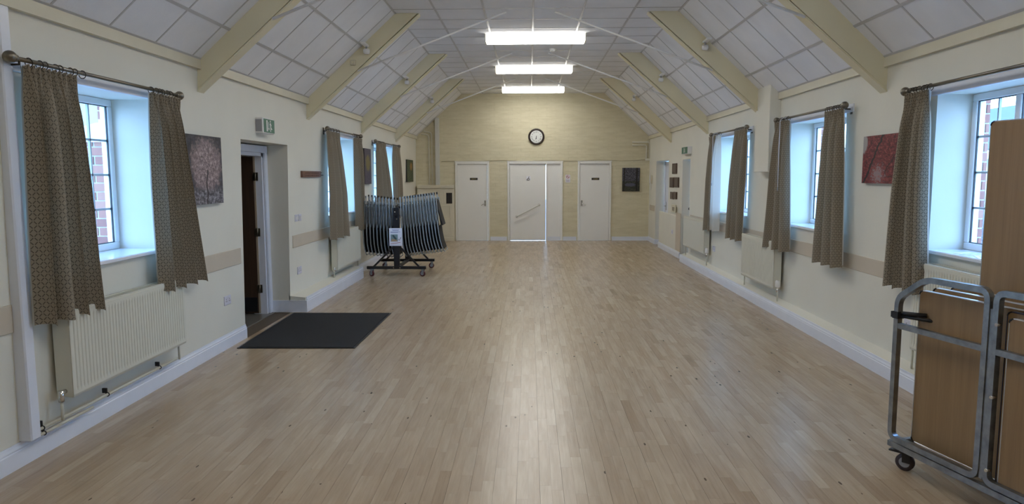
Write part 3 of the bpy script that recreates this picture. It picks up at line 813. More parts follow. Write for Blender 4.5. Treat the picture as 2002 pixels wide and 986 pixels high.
# ------------------------------------------------------------------ ceiling lights
labs = {10.79: 'lit twin fluorescent ceiling light, largest of the three in view', 13.93: 'lit twin fluorescent ceiling light, middle of the three in view', 17.19: 'lit fluorescent ceiling light closest to the clock wall',
        7.65: 'fluorescent ceiling light just above the picture edge', 4.5: 'fluorescent ceiling light overhead near the viewer', 1.4: 'fluorescent ceiling light behind the viewer'}
for y, lab in labs.items():
    t = thing('ceiling_light', lab, 'ceiling light', (.09, y, ZF), 'fluorescent ceiling lights')
    MB().bbox(-.75, .75, .02, .27, -.09, .0, .004).build('housing', M['white'], t)
    for a, b in ((-.012, .138), (.152, .30)):
        MB().prism([(a,-.006),(a+.010,-.104),(b-.010,-.104),(b,-.006)], 'x', -.742, .742).build('diffuser', M['lampside'], t)
        MB().box(-.735, .735, a+.014, b-.014, -.1055, -.1035).build('lens', M['lamp'], t)
    for s_ in (-1, 1): MB().prism([(-.018,-.002),(-.004,-.110),(.292,-.110),(.306,-.002)], 'x', s_*.742, s_*.757).build('end_cap', mat('end_cap', (.72,.68,.55), .4), t)
sd = thing('smoke_detector', 'small round white smoke detector between two ceiling lights', 'smoke detector', (.385, 12.05, ZF))
MB().lathe([(.055,0),(.055,-.02),(.05,-.03)], (0,0,0), 'z', 20).build('base', M['white'], sd)
MB().lathe([(.045,-.03),(.045,-.05),(.03,-.058)], (0,0,0), 'z', 20).build('sensor_head', M['white'], sd)
# small spotlights on the slopes, in front of the beams
for k in (3, 4, 5):
    for s_ in (-1, 1):
        y = TRUSS[k]; x = -2.13 if s_ < 0 else 2.27; z = 3.44 if s_ < 0 else 3.46
        lab = 'small white spotlight bracket on the %s slope by the %s roof truss' % ('left' if s_ < 0 else 'right', {3: 'second', 4: 'third', 5: 'farthest'}[k])
        t = thing('spotlight', lab, 'spotlight', (x, y, z), 'spotlight brackets')
        e = Vector((1, 0, .9)).normalized() if s_ < 0 else Vector((-1, 0, .9)).normalized(); nn = Vector((-e.z*(-1 if s_ < 0 else 1), 0, 0))
        a = MB().bbox(-.03, .03, -.26, -.03, -.055, -.03, .004); a.build('plate', M['white'], t)
        MB().tube([(0,-.06,-.05),(.0,-.045,-.10)], .012, 8).build('arm', M['grey'], t)
        MB().lathe([(.022,-.04),(.034,-.03),(.036,.03),(.02,.04)], (0,-.05,-.115), 'x', 14).build('lamp_head', M['white'], t)
sb = Vector((-2.32, 9.425, 3.19))
t = thing('sensor_box', 'tiny cream sensor box on the face of the second left roof beam', 'sensor', sb)
MB().bbox(-.035, .035, -.035, .006, -.035, .035, .008).build('case', M['cornice'], t); MB().lathe([(.012,-.042),(.015,-.035)], (0,0,0), 'y', 12).build('lens', M['beam'], t)

# ------------------------------------------------------------------ curtains
def curtain(side, label, yt, yb, zt, zb, folds, seed, grp='patterned curtains', lin=0.0, xoff=0.0, amp=.052, flap=0.0):
    r_ = random.Random(seed); t_ = thing('curtain', label, 'curtain', (0,0,0), grp)
    sg = 1 if side == 'L' else -1
    xb = (-2.872 if side == 'L' else 3.005)
    nx, nz = 34*folds//2+20, 36
    ph = r_.uniform(0, 6.28); ks = [r_.uniform(.7, 1.3) for _ in range(folds+2)]
    # uneven fold widths
    cum = [0]
    for kx in ks[:folds]: cum.append(cum[-1]+kx)
    cum = [c/cum[-1] for c in cum]
    def warp(s_):
        for i in range(folds):
            if s_ <= cum[i+1] or i == folds-1: return i + (s_-cum[i])/(cum[i+1]-cum[i])
    wt, wb = abs(yt[1]-yt[0]), abs(yb[1]-yb[0]); fabw = max(wt, wb)*1.75
    uarc = [0.0]; pv = None
    for i in range(nx+1):
        s_ = i/nx; w_ = warp(s_); fi = min(int(w_), folds-1)
        q = (((math.sin(PI*w_)**2+.05)**.40*2-1)*amp*(.75+.35*ks[fi])*.85, (yb[0]+(yb[1]-yb[0])*s_)*.6 + (yt[0]+(yt[1]-yt[0])*s_)*.4)
        if pv: uarc.append(uarc[-1] + math.hypot(q[0]-pv[0], q[1]-pv[1]))
        pv = q
    def build(name, mt, off):
        V, Fc, UV = [], [], []
        for j in range(nz+1):
            tt = j/nz; tz = tt**1.0
            e = tt**1.25
            for i in range(nx+1):
                s_ = i/nx
                y = (yt[0]+(yt[1]-yt[0])*s_)*(1-e) + (yb[0]+(yb[1]-yb[0])*s_)*e
                w_ = warp(s_); fi = min(int(w_), folds-1); A = amp*(.75+.35*ks[fi])
                h = (math.sin(PI*w_)**2+.05)**.40; lobe = h*2-1.0          # broad rolls, narrow creases
                small = math.cos(2*PI*w_*2.6 + ph)
                hd = math.exp(-(tt*12)**1.6)                             # pleated heading
                dx = lobe*A*(1-hd)*(.6+.4*min(1, tt*2.2)) + small*.013*hd
                lean_ = math.sin(2*PI*w_)*(1 if ks[fi] > 1 else -.6)
                y2 = y + lean_*.022*(1-hd) + .008*math.sin(5*tt+ph)*tt
                drift = .02*math.sin(3.1*tt + ph)*tt
                z = zt + (zb-zt)*tt + .010*math.sin(2*PI*w_+1)*tt**8 + (.010*small if j == 0 else 0) + (.02*tt if off else 0)
                V.append((xb + sg*(dx + drift*.4 + xoff*min(1, tt*1.7)) + off*sg*-1, y2, z)); UV.append((uarc[i], tt*(zt-zb)))
        for j in range(nz):
            for i in range(nx):
                if not off and i/nx < flap: continue
                a = j*(nx+1)+i; Fc.append((a, a+1, a+nx+2, a+nx+1))
        me = bpy.data.meshes.new(name); me.from_pydata(V, [], Fc); me.materials.append(mt)
        u = me.uv_layers.new(name='UVMap')
        for l_ in me.loops: u.data[l_.index].uv = UV[l_.vertex_index]
        me.polygons.foreach_set('use_smooth', [True]*len(Fc)); me.update()
        return link(name, me, t_)
    build('cloth', M['fabric'], 0); build('lining', M['lining'], .010)
    return t_
RODS = []
def rod(side, label, y0, y1, z, ringY, win):
    x = -2.885 if side == 'L' else 3.02
    t_ = thing('curtain_rod', label, 'curtain rod', (0,0,0), 'nickel curtain rods')
    MB().tube([(x,y0,z),(x,y1,z)], .0135, 12).build('pole', M['steel'], t_)
    for y, s_ in ((y0,-1),(y1,1)):
        MB().sphere((x, y+s_*.035, z), .036, 18, 12).lathe([(.018,0),(.021,.012),(.016,.022)] if s_ < 0 else [(.016,-.022),(.021,-.012),(.018,0)], (x,y,z), 'y', 14).build('finial', M['steel'], t_)
        xw = lw(z) if side == 'L' else RW
        yy = y - s_*.035
        MB().tube([(xw,yy,z-.03),(x,yy,z-.03),(x,yy,z-.012)], .007, 8).bbox(xw, xw+(.008 if side == 'L' else -.008), yy-.02, yy+.02, z-.08, z+.02, .003).build('bracket', M['darkring'], t_)
    for y in ringY:
        tl = rnd.uniform(-.25, .25)
        MB().tube([(x+.023*math.cos(a), y+.008*math.sin(a)*tl*3, z-.008+.025*math.sin(a)) for a in [2*PI*i/14 for i in range(14)]], .003, 6, closed=True).build('ring', M['darkring'], t_)
    xw = lw(z) if side == 'L' else RW; q = .014 if side == 'L' else -.014
    MB().bbox(xw-q, xw+q, win[0]-.16, win[1]+.16, ZW1-.005, ZW1+.075, .004).build('mounting_board', M['trim'], t_)
    RODS.append(t_)
def ringrow(a, b, n): return [a+(b-a)*(i+.5+rnd.uniform(-.3,.3))/n for i in range(n)]
ZR = 2.365
# left
rod('L', 'brushed curtain rod of the near left window', 3.965, 5.80, ZR, ringrow(4.06,4.6,8)+ringrow(5.36,5.72,6), WINL[0])
curtain('L', 'patterned brown curtain at the left picture edge, near side of the near left window', (4.01,4.50), (3.985,4.63), 2.335, .825, 4, 3)
curtain('L', 'patterned brown curtain right of the near left window, beside the frosted tree picture', (5.36,5.80), (5.35,6.10), 2.335, .80, 4, 5)
rod('L', 'brushed curtain rod of the left window past the doorway', 10.15, 12.08, 2.38, ringrow(10.2,10.7,6)+ringrow(11.6,12.0,6), WINL[1])
curtain('L', 'patterned brown curtain hanging over the slim left radiator', (10.05,10.70), (9.86,10.88), 2.345, .79, 3, 11, amp=.035, xoff=.065)
curtain('L', 'patterned brown curtain behind the first stacked chairs', (11.60,12.12), (11.66,12.05), 2.33, .80, 3, 12)
rod('L', 'brushed curtain rod of the farthest left window', 13.30, 15.65, 2.355, ringrow(13.4,14.1,6)+ringrow(14.9,15.6,6), WINL[2])
curtain('L', 'patterned brown curtain on the near side of the farthest left window', (13.30,14.12), (13.35,14.95), 2.335, .80, 3, 21, amp=.05)
curtain('L', 'patterned brown curtain on the far side of the farthest left window', (14.85,15.72), (14.95,15.85), 2.33, .80, 3, 22)
# right
rod('R', 'brushed curtain rod of the near right window', 4.0, 5.80, ZR, ringrow(5.45,5.78,7)+ringrow(4.1,4.4,6), WINR[0])
curtain('R', 'patterned brown curtain between the red leaf picture and the near right window', (5.46,5.80), (5.37,5.95), 2.335, .785, 4, 31)
curtain('R', 'patterned brown curtain at the right picture edge behind the upright table', (3.82,4.3), (3.80,4.32), 2.335, .80, 4, 32)
rod('R', 'brushed curtain rod of the middle right window', 6.96, 8.76, ZR, ringrow(8.36,8.74,6)+ringrow(6.98,7.35,7), WINR[1])
curtain('R', 'patterned brown curtain on the far side of the middle right window, under the pier', (8.34,8.80), (8.23,9.12), 2.335, .80, 3, 41)
curtain('R', 'patterned brown curtain on the near side of the middle right window', (6.93,7.34), (6.81,7.45), 2.335, .80, 3, 42, amp=.05)
rod('R', 'brushed curtain rod of the farthest right window', 10.02, 11.86, ZR, ringrow(11.3,11.85,6)+ringrow(10.04,10.5,6), WINR[2])
curtain('R', 'patterned brown curtain with pale lining showing, far side of the farthest right window', (11.28,11.95), (11.33,12.2), 2.33, .775, 3, 51, flap=.42)
curtain('R', 'patterned brown curtain on the near side of the farthest right window', (9.93,10.52), (10.06,10.76), 2.34, .76, 3, 52, amp=.05)

for y, za, zb, lab in ((8.40, 2.34, 1.56, 4), (11.42, 2.34, 1.58, 5)):
    t_ = link('pull_cord', None, RODS[lab], (2.925, y, za))
    MB().tube([(.09,0,.03),(.02,0,.02),(0,0,-.02),(0,.004,(zb-za)*.5),(0,0,zb-za)], .003, 6).build('cord', M['white'], t_)
    MB().lathe([(.004,0),(.007,-.02),(.006,-.045)], (0,0,zb-za), 'z', 10).build('weight', M['grey'], t_)
for i, (y, x, a, lab) in enumerate(((5.18, 3.24, .3, 'pale leaflet lying on the near right window sill, farther one'), (4.95, 3.20, -.4, 'pale leaflet lying on the near right window sill, nearer one'))):
    t_ = thing('leaflet', lab, 'leaflet', (x, y, ZW0+.0125), 'leaflets on the sill'); t_.rotation_euler = (0, 0, a)
    MB().bbox(-.074, .074, -.105, .105, 0, .002, .0005).build('sheet', M['paper'], t_)
    for k in range(3): MB().box(-.05, .05, -.07+.05*k, -.045+.05*k, .002, .0025).build('printed_block', mat('leaflet_print', (.25,.33,.45), .6) if (i == 0 and k == 0) else bpy.data.materials['leaflet_print'], t_)

# ------------------------------------------------------------------ radiators
def radiator(side, label, y0, y1, z0, z1, face, back, valve_y, floor_pipe=.2, trv=False):
    t_ = thing('radiator', label, 'radiator', (0,0,0), 'wall radiators'); sg = 1 if side == 'L' else -1
    # fluted front panel
    V = []; prof = []
    n = int((y1-y0-.04)/.034); p = (y1-y0-.04)/n
    prof.append((y0, 0)); prof.append((y0+.02, 0))
    for i in range(n):
        a = y0+.02+i*p; prof += [(a+p*.22,0),(a+p*.36,-.005),(a+p*.64,-.005),(a+p*.78,0)]
    prof += [(y1-.02,0),(y1,0)]
    m = MB()
    zz = [(z0,-.012),(z0+.02,0),(z0+.035,0),(z0+.06,1),(z1-.06,1),(z1-.035,0),(z1-.012,0),(z1,-.012)]
    rowsv = []
    for z, k in zz:
        r_ = []
        for y, d in prof:
            dd = k if k < 0 else d*k
            r_.append(len(m.v)); m.v.append((face + sg*dd, y, z))
        rowsv.append(r_)
    for A, B in zip(rowsv, rowsv[1:]):
        for j in range(len(A)-1): m.f.append((A[j],A[j+1],B[j+1],B[j])); m.sm.append(False)
    m.build('front_panel', M['rad'], t_)
    for y, s_ in ((y0,1),(y1,-1)): MB().bbox(back, face-sg*.003, y, y+s_*.006, z0+.005, z1-.004, .002).build('side_cover', M['rad'], t_)
    MB().box(back, back+sg*.012, y0+.02, y1-.02, z0+.03, z1-.03).build('back_panel', M['rad'], t_)
    g = MB(); ng = int((y1-y0)/.022)
    MB().box(face-sg*.02, face-sg*.002, y0, y1, z1-.010, z1-.002).build('top_rail', M['rad'], t_)
    MB().box(back, back+sg*.02, y0, y1, z1-.010, z1-.002).build('top_rail', M['rad'], t_)
    for i in range(ng): g.box(back+sg*.018, face-sg*.018, y0+i*.022+.004, y0+i*.022+.014, z1-.011, z1-.004)
    g.build('top_grille', M['rad'], t_)
    xm = (face+back)/2
    yv = valve_y; s_ = -1 if abs(yv-y0) < abs(yv-y1) else 1
    v = MB().tube([(xm,yv-s_*.01,z0+.045),(xm,yv+s_*.05,z0+.045)], .015, 12).tube([(xm,yv+s_*.04,z0+.06),(xm,yv+s_*.04,z0-.01)], .018, 12)
    if trv: v = MB().tube([(xm,yv-s_*.01,z0+.03),(xm,yv+s_*.04,z0+.03)], .014, 12).tube([(xm,yv+s_*.03,z0+.02),(xm,yv+s_*.03,z0-.03)], .014, 12)
    v.build('valve', M['chrome'], t_)
    if trv: MB().lathe([(.026,.03),(.03,.04),(.03,.10),(.022,.115)], (xm,yv+s_*.03,z0+.005), 'z', 14).build('valve_head', M['white'], t_)
    q = s_*(.03 if trv else .04)
    MB().tube([(xm,yv+q,z0+.0),(xm,yv+q,floor_pipe)], .009, 8).build('tail_pipe', M['pipe'], t_)
    yo = y1 if s_ < 0 else y0
    MB().tube([(xm,yo+s_*.03,z0+.03),(xm,yo+s_*.03,floor_pipe)], .009, 8).build('tail_pipe', M['pipe'], t_)
    return t_
r1 = radiator('L', 'large ivory radiator under the near left window', 4.235, 5.70, .315, .87, -2.865, -2.975, 4.235, .185)
for (zz, ya, yb) in ((.185, 3.99, 5.72), (.150, 3.99, 4.55)):
    MB().tube([(-2.955,ya,zz),(-2.955,yb,zz)], .010, 8).build('feed_pipe', M['pipe'], r1)
for y, z in ((4.06,.185),(4.07,.150),(4.72,.185),(5.42,.185)):
    MB().tube([(-2.955+.013*math.cos(a), y, z+.013*math.sin(a)) for a in [2*PI*i/12 for i in range(12)]], .0035, 6, closed=True).bbox(-2.99, -2.955, y-.006, y+.006, z+.01, z+.045, .002).build('pipe_clip', M['black'], r1)
radiator('L', 'slim ivory radiator under the left window past the doorway', 10.38, 11.83, .29, .87, -2.865, -2.96, 10.38, .19)
radiator('R', 'ivory radiator under the near right window, behind the table trolley', 4.35, 5.52, .33, 1.03, 3.0, 3.10, 5.52, .16)
radiator('R', 'ivory radiator between the middle and far right windows', 8.62, 9.95, .30, .89, 2.99, 3.085, 8.62, .16, True)
radiator('R', 'ivory radiator farthest along the right wall, by the cupboard door', 12.10, 13.72, .34, .92, 2.99, 3.09, 12.10, .16, True)

# ------------------------------------------------------------------ exit signs, switches, sockets, plaque, mat
def exit_art(parent, o, ax, ay, s):
    """o centre, ax/ay in-plane unit vectors, s = half height; flat pictogram"""
    nrm = ax.cross(ay)
    def poly(name, pts, mt=M['white']):
        me = bpy.data.meshes.new(name); k = len(pts)
        V = [tuple(o + ax*p[0]*s + ay*p[1]*s + nrm*.001) for p in pts] + [tuple(o + ax*p[0]*s + ay*p[1]*s) for p in pts]
        me.from_pydata(V, [], [tuple(range(k))] + [(i,(i+1)%k,k+(i+1)%k,k+i) for i in range(k)]); me.materials.append(mt); me.update(); link(name, me, parent)
    def stroke(name, p, q, w_):
        d = (Vector(q)-Vector(p)).normalized(); n_ = Vector((-d.y, d.x))*w_
        P, Q = Vector(p), Vector(q); poly(name, [tuple(P-n_),tuple(Q-n_),tuple(Q+n_),tuple(P+n_)])
    poly('door_symbol', [(-1.05,-.75),(-.65,-.75),(-.65,.75),(-1.05,.75)])
    stroke('arrow_symbol', (-.2,.55), (-.2,-.35), .06); poly('arrow_symbol', [(-.42,-.30),(-.2,-.62),(.02,-.30)])
    poly('figure_symbol', [(.42+.15*math.cos(a), .66+.15*math.sin(a)) for a in [2*PI*i/12 for i in range(12)]])
    for p, q, w_ in (((.42,.45),(.52,-.1),.14),((.46,-.05),(.78,-.40),.09),((.78,-.40),(1.0,-.36),.07),((.50,-.1),(.45,-.75),.09),((.42,.40),(.18,.18),.06),((.5,.38),(.74,.08),.06)): stroke('figure_symbol', p, q, w_)
ex = thing('exit_sign', 'green running man exit sign box above the left doorway', 'exit sign', (0,0,0), 'exit signs')
xw = lw(2.25)
MB().bbox(xw-.01, -2.885, 7.66, 8.0, 2.17, 2.34, .008).build('case', M['white'], ex)
fa = MB().box(-2.885, -2.882, 7.675, 7.99, 2.182, 2.328).build('face', M['green'], ex)
exit_art(fa, Vector((-2.8815, 7.832, 2.255)), Vector((0,1,0)), Vector((0,0,1)), .080)
MB().bbox(xw, -2.90, 7.655, 7.661, 2.19, 2.32, .001).build('side_plate', M['grey'], ex)
ex = thing('exit_sign', 'green exit sign on the right wall above the plaques', 'exit sign', (0,0,0), 'exit signs')
MB().bbox(RW+.004, 3.04, 13.72, 14.26, 2.115, 2.26, .008).build('case', M['white'], ex)
fa = MB().box(3.038, 3.0365, 13.74, 14.24, 2.125, 2.25).build('face', M['green'], ex)
exit_art(fa, Vector((3.036, 13.99, 2.187)), Vector((0,-1,0)), Vector((0,0,1)), .062)
def plate(name, label, cat, side, y, z, w_, h_, gang=2, grp=None, switch=False):
    xw = lw(z) if side == 'L' else side if isinstance(side, float) else RW; sg = 1 if side == 'L' else -1
    t_ = thing(name, label, cat, (xw, y, z), grp)
    MB().bbox(-sg*.003, sg*.010, -w_/2, w_/2, -h_/2, h_/2, .003).build('plate', M['lilac'], t_)
    for g in range(gang):
        yy = (g-(gang-1)/2)*w_*.48
        if switch: MB().bbox(sg*.009, sg*.015, yy-.012, yy+.012, -.02, .02, .003).build('rocker', M['white'], t_)
        else:
            for (a, b) in ((0,.012),(-.011,-.008),(.011,-.008)): MB().box(sg*.0095, sg*.0105, yy+a-.003, yy+a+.003, b-.006, b+.006).build('pin_hole', M['black'], t_)
            MB().bbox(sg*.009, sg*.013, yy-.02*(1 if g else -1)-.004, yy-.02*(1 if g else -1)+.004, .018, .032, .002).build('rocker', M['white'], t_)
plate('wall_socket', 'white double socket low on the left wall right of the near radiator', 'socket', 'L', 6.82, .48, .148, .09)
plate('light_switch', 'white light switch past the left doorway, nearer the doorway', 'switch', 'L', 8.93, 1.17, .10, .088, 2, 'paired switches', True)
plate('light_switch', 'white key switch past the left doorway, nearer the curtain', 'switch', 'L', 9.07, 1.17, .10, .088, 1, 'paired switches', True)
plate('wall_socket', 'white double socket low on the wall past the left doorway', 'socket', 'L', 9.02, .485, .155, .095)
plate('wall_socket', 'white socket low on the right wall between the two far radiators', 'socket', 'R', 11.9, .465, .15, .09)
plate('wall_socket', 'white socket on the low cream panel at the far right', 'socket', 3.083, 15.22, .49, .15, .09)
plate('wall_socket', 'white socket on the right wall behind the table trolley', 'socket', 'R', 5.75, .47, .15, .09)
ic = thing('entry_phone', 'white wall telephone with coiled cord on the right wall by the far corner', 'telephone', (RW, 18.05, 1.6))
MB().bbox(-.04, 0, -.08, .08, -.10, .11, .008).build('body', mat('ivory_phone', (.60,.56,.44), .4), ic)
MB().bbox(-.065, -.038, .02, .06, -.10, .11, .01).build('handset', M['white'], ic)
MB().tube([(-.03+.012*math.cos(i*1.2), -.02+.02*math.sin(i*.25), -.10-.004*i) for i in range(40)], .003, 5).build('cord', M['white'], ic)
cd = thing('notice_card', 'small cream notice card standing on the low far right panel', 'card', (3.08, 15.1, .97))
MB().bbox(-.012, 0, -.22, .22, -.05, .11, .003).build('card', M['cornice'], cd)
for k in (-.06, .06): MB().box(-.014, -.011, k-.03, k+.03, -.02, .06).build('printed_block', mat('card_print', (.09,.07,.05), .6), cd)
# wooden plaque with pegs
pk = thing('wooden_plaque', 'long carved brown wooden plaque with a brass peg, past the left doorway', 'plaque', (lw(1.73), 9.55, 1.73))
bd = MB().bbox(-.004, .028, -.41, .41, -.042, .042, .006).build('board', M['plaque'], pk)
for r_ in (0, 1):
    for i in range(16):
        y = -.30+.6*(i+.5)/16 + rnd.uniform(-.008,.008); z = .016-.034*r_
        MB().box(.0275, .0285, y-.013, y+.011, z-.008, z+rnd.uniform(.004,.010)).build('carved_mark', mat('carved_dark', (.055,.018,.010), .6) if (r_ == 0 and i == 0) else bpy.data.materials['carved_dark'], bd)
MB().tube([(.012,.40,-.012),(.012,.56,-.014)], .006, 8).build('peg', M['darkring'], pk)
MB().tube([(.012,.40,.018),(.012,.45,.02)], .004, 8).sphere((.012,.46,.02), .010, 10, 6).build('peg', M['darkring'], pk)
mt_ = thing('door_mat', 'large charcoal entrance mat on the floor by the left doorway', 'mat', (-2.33, 7.68, 0))
MB().prism([(-.575,-.905),(.60,-.89),(.61,.905),(-.62,.90)], 'z', .0005, .007).build('backing', M['black'], mt_)
MB().prism([(-.555,-.885),(.58,-.87),(.59,.885),(-.60,.88)], 'z', .006, .011).build('pile', M['mat'], mt_)

# ------------------------------------------------------------------ chair trolley and folding chairs
def caster(root, x, y, r=.045, wheel=None, yaw=0.0, brake=False):
    wheel = wheel or M['rubberred']
    c, s_ = math.cos(yaw), math.sin(yaw)
    def R(px, py, pz): return (x + px*c - py*s_, y + px*s_ + py*c, pz)
    w_ = MB().lathe([(r*.55,-.014),(r,-.012),(r,.012),(r*.55,.014)], (0,0,r), 'y', 18).xf(R).build('wheel', wheel, root)
    MB().lathe([(r*.55,-.0155),(r*.6,-.015),(r*.6,.015),(r*.55,.0155)], (0,0,r), 'y', 14).xf(R).build('hub', M['grey'], w_)
    f = MB().box(-.012, .03, -.020, -.017, r, 2*r+.02).box(-.012, .03, .017, .020, r, 2*r+.02).box(-.03, .035, -.03, .03, 2*r+.018, 2*r+.026)
    if brake: f.box(-.085, -.01, -.02, .02, 2*r+.0, 2*r+.008)
    f.xf(R).build('fork', M['galv'] if not brake else M['blackmetal'], root)
ct = thing('chair_trolley', 'black wheeled trolley loaded with folding chairs by the left wall', 'trolley', (0,0,0))
xa, xb_, yf, yr = -2.77, -1.76, 11.84, 12.93
for y in (yf, yr): MB().bbox(xa, xb_, y-.025, y+.025, .125, .175, .004).build('base_bar', M['blackmetal'], ct)
MB().bbox(-2.285, -2.225, yf, yr, .13, .17, .004).build('base_spine', M['blackmetal'], ct)
for y in (yf, yr):
    MB().bbox(-2.305, -2.205, y-.02, y+.02, .175, 1.17, .004).build('post', M['blackmetal'], ct)
    for xe in (xa+.12, xb_-.12): MB().tube([(xe,y,.17),(-2.255,y,.56)], .015, square=True).build('brace', M['blackmetal'], ct)
for dx in (0.0,):
    MB().tube([(-2.255+dx, yf-.02, 1.02),(-2.255+dx, yr+.02, 1.02)], .012, square=True).build('top_rail', M['blackmetal'], ct)
for y in (12.02, 12.36): MB().tube([(-2.80, y, 1.19),(-2.255, y, 1.16),(-1.60, y, 1.22)], .012, 8).build('hanging_arm', M['blackmetal'], ct)
for px, pz in ((-2.27,1.10),(-2.24,.98)): MB().lathe([(.010,-.026),(.010,-.018)], (px, yf, pz), 'y', 10).build('bolt', M['chrome'], ct)
for px in (-2.31, -2.20): MB().lathe([(.010,-.032),(.010,-.024)], (px, yf, .15), 'y', 10).build('bolt', M['chrome'], ct)
for x_, y in ((xa+.08,yf),(xb_-.06,yf),(xa+.08,yr),(xb_-.06,yr)): caster(ct, x_, y, .05, None, rnd.uniform(-.9,.9))
nt = thing('trolley_notice', 'white instruction notice with photo and tick fixed to the chair trolley', 'notice', (-2.262, yf-.03, .675))
MB().bbox(-.11, .11, -.004, .004, -.15, .15, .002).build('sheet', M['paper'], nt)
MB().box(-.085, .035, -.0055, -.004, -.075, .045).build('photo', mat('notice_photo', (.20,.30,.32), .5), nt)
MB().prism([(-.085,-.075),(.035,-.075),(.01,-.04),(-.06,-.03)], 'y', -.0065, -.0055).build('photo_floor', mat('notice_photo_floor', (.42,.30,.18), .5), nt)
MB().prism([(-.06,.03),(-.03,.035),(.02,-.03),(.0,-.05),(-.03,-.02)], 'y', -.0065, -.0055).build('photo_chairs', mat('notice_photo_chairs', (.05,.09,.10), .5), nt)
MB().tube([(.045,-.005,-.035),(.062,-.005,-.055),(.090,-.005,-.005)], .004, 6).build('tick', M['navy'], nt)
for z, a, b in ((.125,-.06,.06),(.110,-.05,.05),(.088,-.085,.08),(.076,-.085,.04)): MB().box(a, b, -.0055, -.004, z-.003, z+.003).build('print_line', mat('blue_print', (.10,.12,.35), .6) if z == .125 else bpy.data.materials['blue_print'], nt)
MB().tube([(-.09,-.0045,-.115),(.08,-.0045,-.090)], .003, 6).build('print_line', M['red'], nt)

# one chair, hanging with its feet up; local origin at its arm height, width along Y
CW = .23
def make_chair():
    t_ = thing('folding_chair', 'black padded folding chair with grey tube frame hung edge-on on the chair trolley', 'chair', (0,0,0), 'folding chairs on the trolley')
    prof = [(-.004,.17),(.0,.0),(.0,-.30),(.006,-.37),(.008,-.50),(.016,-.64),(.034,-.75),(.062,-.83)]
    for s_ in (-1, 1):
        MB().tube([(x, s_*CW, z) for x, z in prof], [.009]*3+[.011]+[.0085]*4, 8).build('back_leg', M['tubegrey'], t_)
        MB().tube([(.024, s_*(CW-.028), .085),(.024, s_*(CW-.028), -.28),(.012, s_*(CW-.026), -.36)], .0095, 8).build('front_leg', M['tubegrey'], t_)
        MB().lathe([(.0125,0),(.0135,.004),(.0135,.034),(.010,.040)], (-.004, s_*CW, .135), 'z', 10).build('foot_cap', M['tubegrey'] if s_ < 0 else M['black'], t_)
        MB().lathe([(.0125,0),(.0135,.004),(.0135,.030),(.010,.036)], (.024, s_*(CW-.028), .05), 'z', 10).build('foot_cap', M['tubegrey'], t_)
    MB().tube([(.0,-CW,.06),(.0,CW,.06)], .006, 6).build('stretcher', M['tubegrey'], t_)
    MB().tube([(.062,-CW,-.83),(.066,-CW*.9,-.845),(.066,CW*.9,-.845),(.062,CW,-.83)], .008, 8).build('back_hoop', M['tubegrey'], t_)
    b = MB(); pr = [(.006,-.405),(.010,-.55),(.022,-.68),(.050,-.80)]
    for i in range(3):
        (xa_, za), (xc, zc) = pr[i], pr[i+1]
        n = len(b.v)
        for sx, (px, pz) in ((0,(xa_,za)),(1,(xc,zc))):
            for dx in (-.012, .014):
                for yy in (-CW+.014, CW-.014): b.v.append((px+dx, yy, pz))
        for q in ((0,1,5,4),(2,3,7,6),(0,2,6,4),(1,3,7,5)): b.f.append(tuple(n+j for j in q)); b.sm.append(False)
        if i == 0: b.f.append((n,n+1,n+3,n+2)); b.sm.append(False)
        if i == 2: b.f.append((n+4,n+5,n+7,n+6)); b.sm.append(False)
    b.build('backrest', M['padblack'], t_)
    MB().bbox(.008, .030, -CW+.034, CW-.034, -.405, .03, .008).build('seat', M['padblack'], t_)
    return t_
c0 = make_chair()
spots = [(-2.845+.0575*i, 1.20-.006*i, math.radians(1.5-.25*i)) for i in range(10)]
spots += [(-2.195+.0485*i, 1.172+.0062*i, math.radians(-1.0-.42*i)) for i in range(13)]
for i, (x, z, a) in enumerate(spots):
    o = c0 if i == 0 else copy_tree(c0)
    o.location = (x, 12.19, z); o.rotation_euler = (0, a, 0)
    side_ = 'upright in the left block of the trolley' if i < 10 else 'leaning outward in the right block of the trolley'
    if i == 0: side_ = 'at the end of the chair trolley nearest the left wall'
    if i == len(spots)-1: side_ = 'at the open right end of the chair trolley'
    o['label'] = 'grey and black folding chair ' + side_
    if i == len(spots)-1:
        for ch in o.children:
            if ch.name.startswith('seat'): ch.rotation_euler = (0, math.radians(-9), 0)

# ------------------------------------------------------------------ table trolley and folding tables
TU = Vector((.253, -.967, 0)).normalized(); TV = Vector((.967, .253, 0)).normalized(); TA = Vector((2.107, 4.01, 0))
TM = Matrix((( TU.x, TV.x, 0, TA.x), (TU.y, TV.y, 0, TA.y), (0,0,1,0), (0,0,0,1)))
def tthing(name, label, cat, u, v, z, grp=None):
    t_ = thing(name, label, cat, (0,0,0), grp); t_.matrix_world = TM @ Matrix.Translation((u, v, z)); return t_
tt = tthing('table_trolley', 'galvanised steel trolley frame holding folding tables on edge', 'trolley', 0, 0, 0)
def corner(p, c, q, r, n=5):
    P, C_, Q = Vector(p), Vector(c), Vector(q); a = (P-C_).normalized(); b = (Q-C_).normalized()
    return [tuple((C_+a*r)*(1-t)**2 + C_*2*t*(1-t) + (C_+b*r)*t*t) for t in [i/n for i in range(n+1)]]
def loop(u0, u1, v, cham):
    zb, zt = .185, 1.135
    K = [(u0,v,zb),(u1,v,zb),(u1,v,zt)]
    K += [(u0+.19,v,zt),(u0,v,zt-.13)] if cham > 0 else [(u0,v,zt)]
    if cham < 0: K = [(u0,v,zb),(u1,v,zb),(u1,v,zt-.13),(u1-.19,v,zt),(u0,v,zt)]
    pts = []
    for i in range(len(K)): pts += corner(K[i-1], K[i], K[(i+1) % len(K)], .05)
    b = MB().tube(pts, .0155, closed=True, square=True, up=(0,1,0)); return b
WT = .62
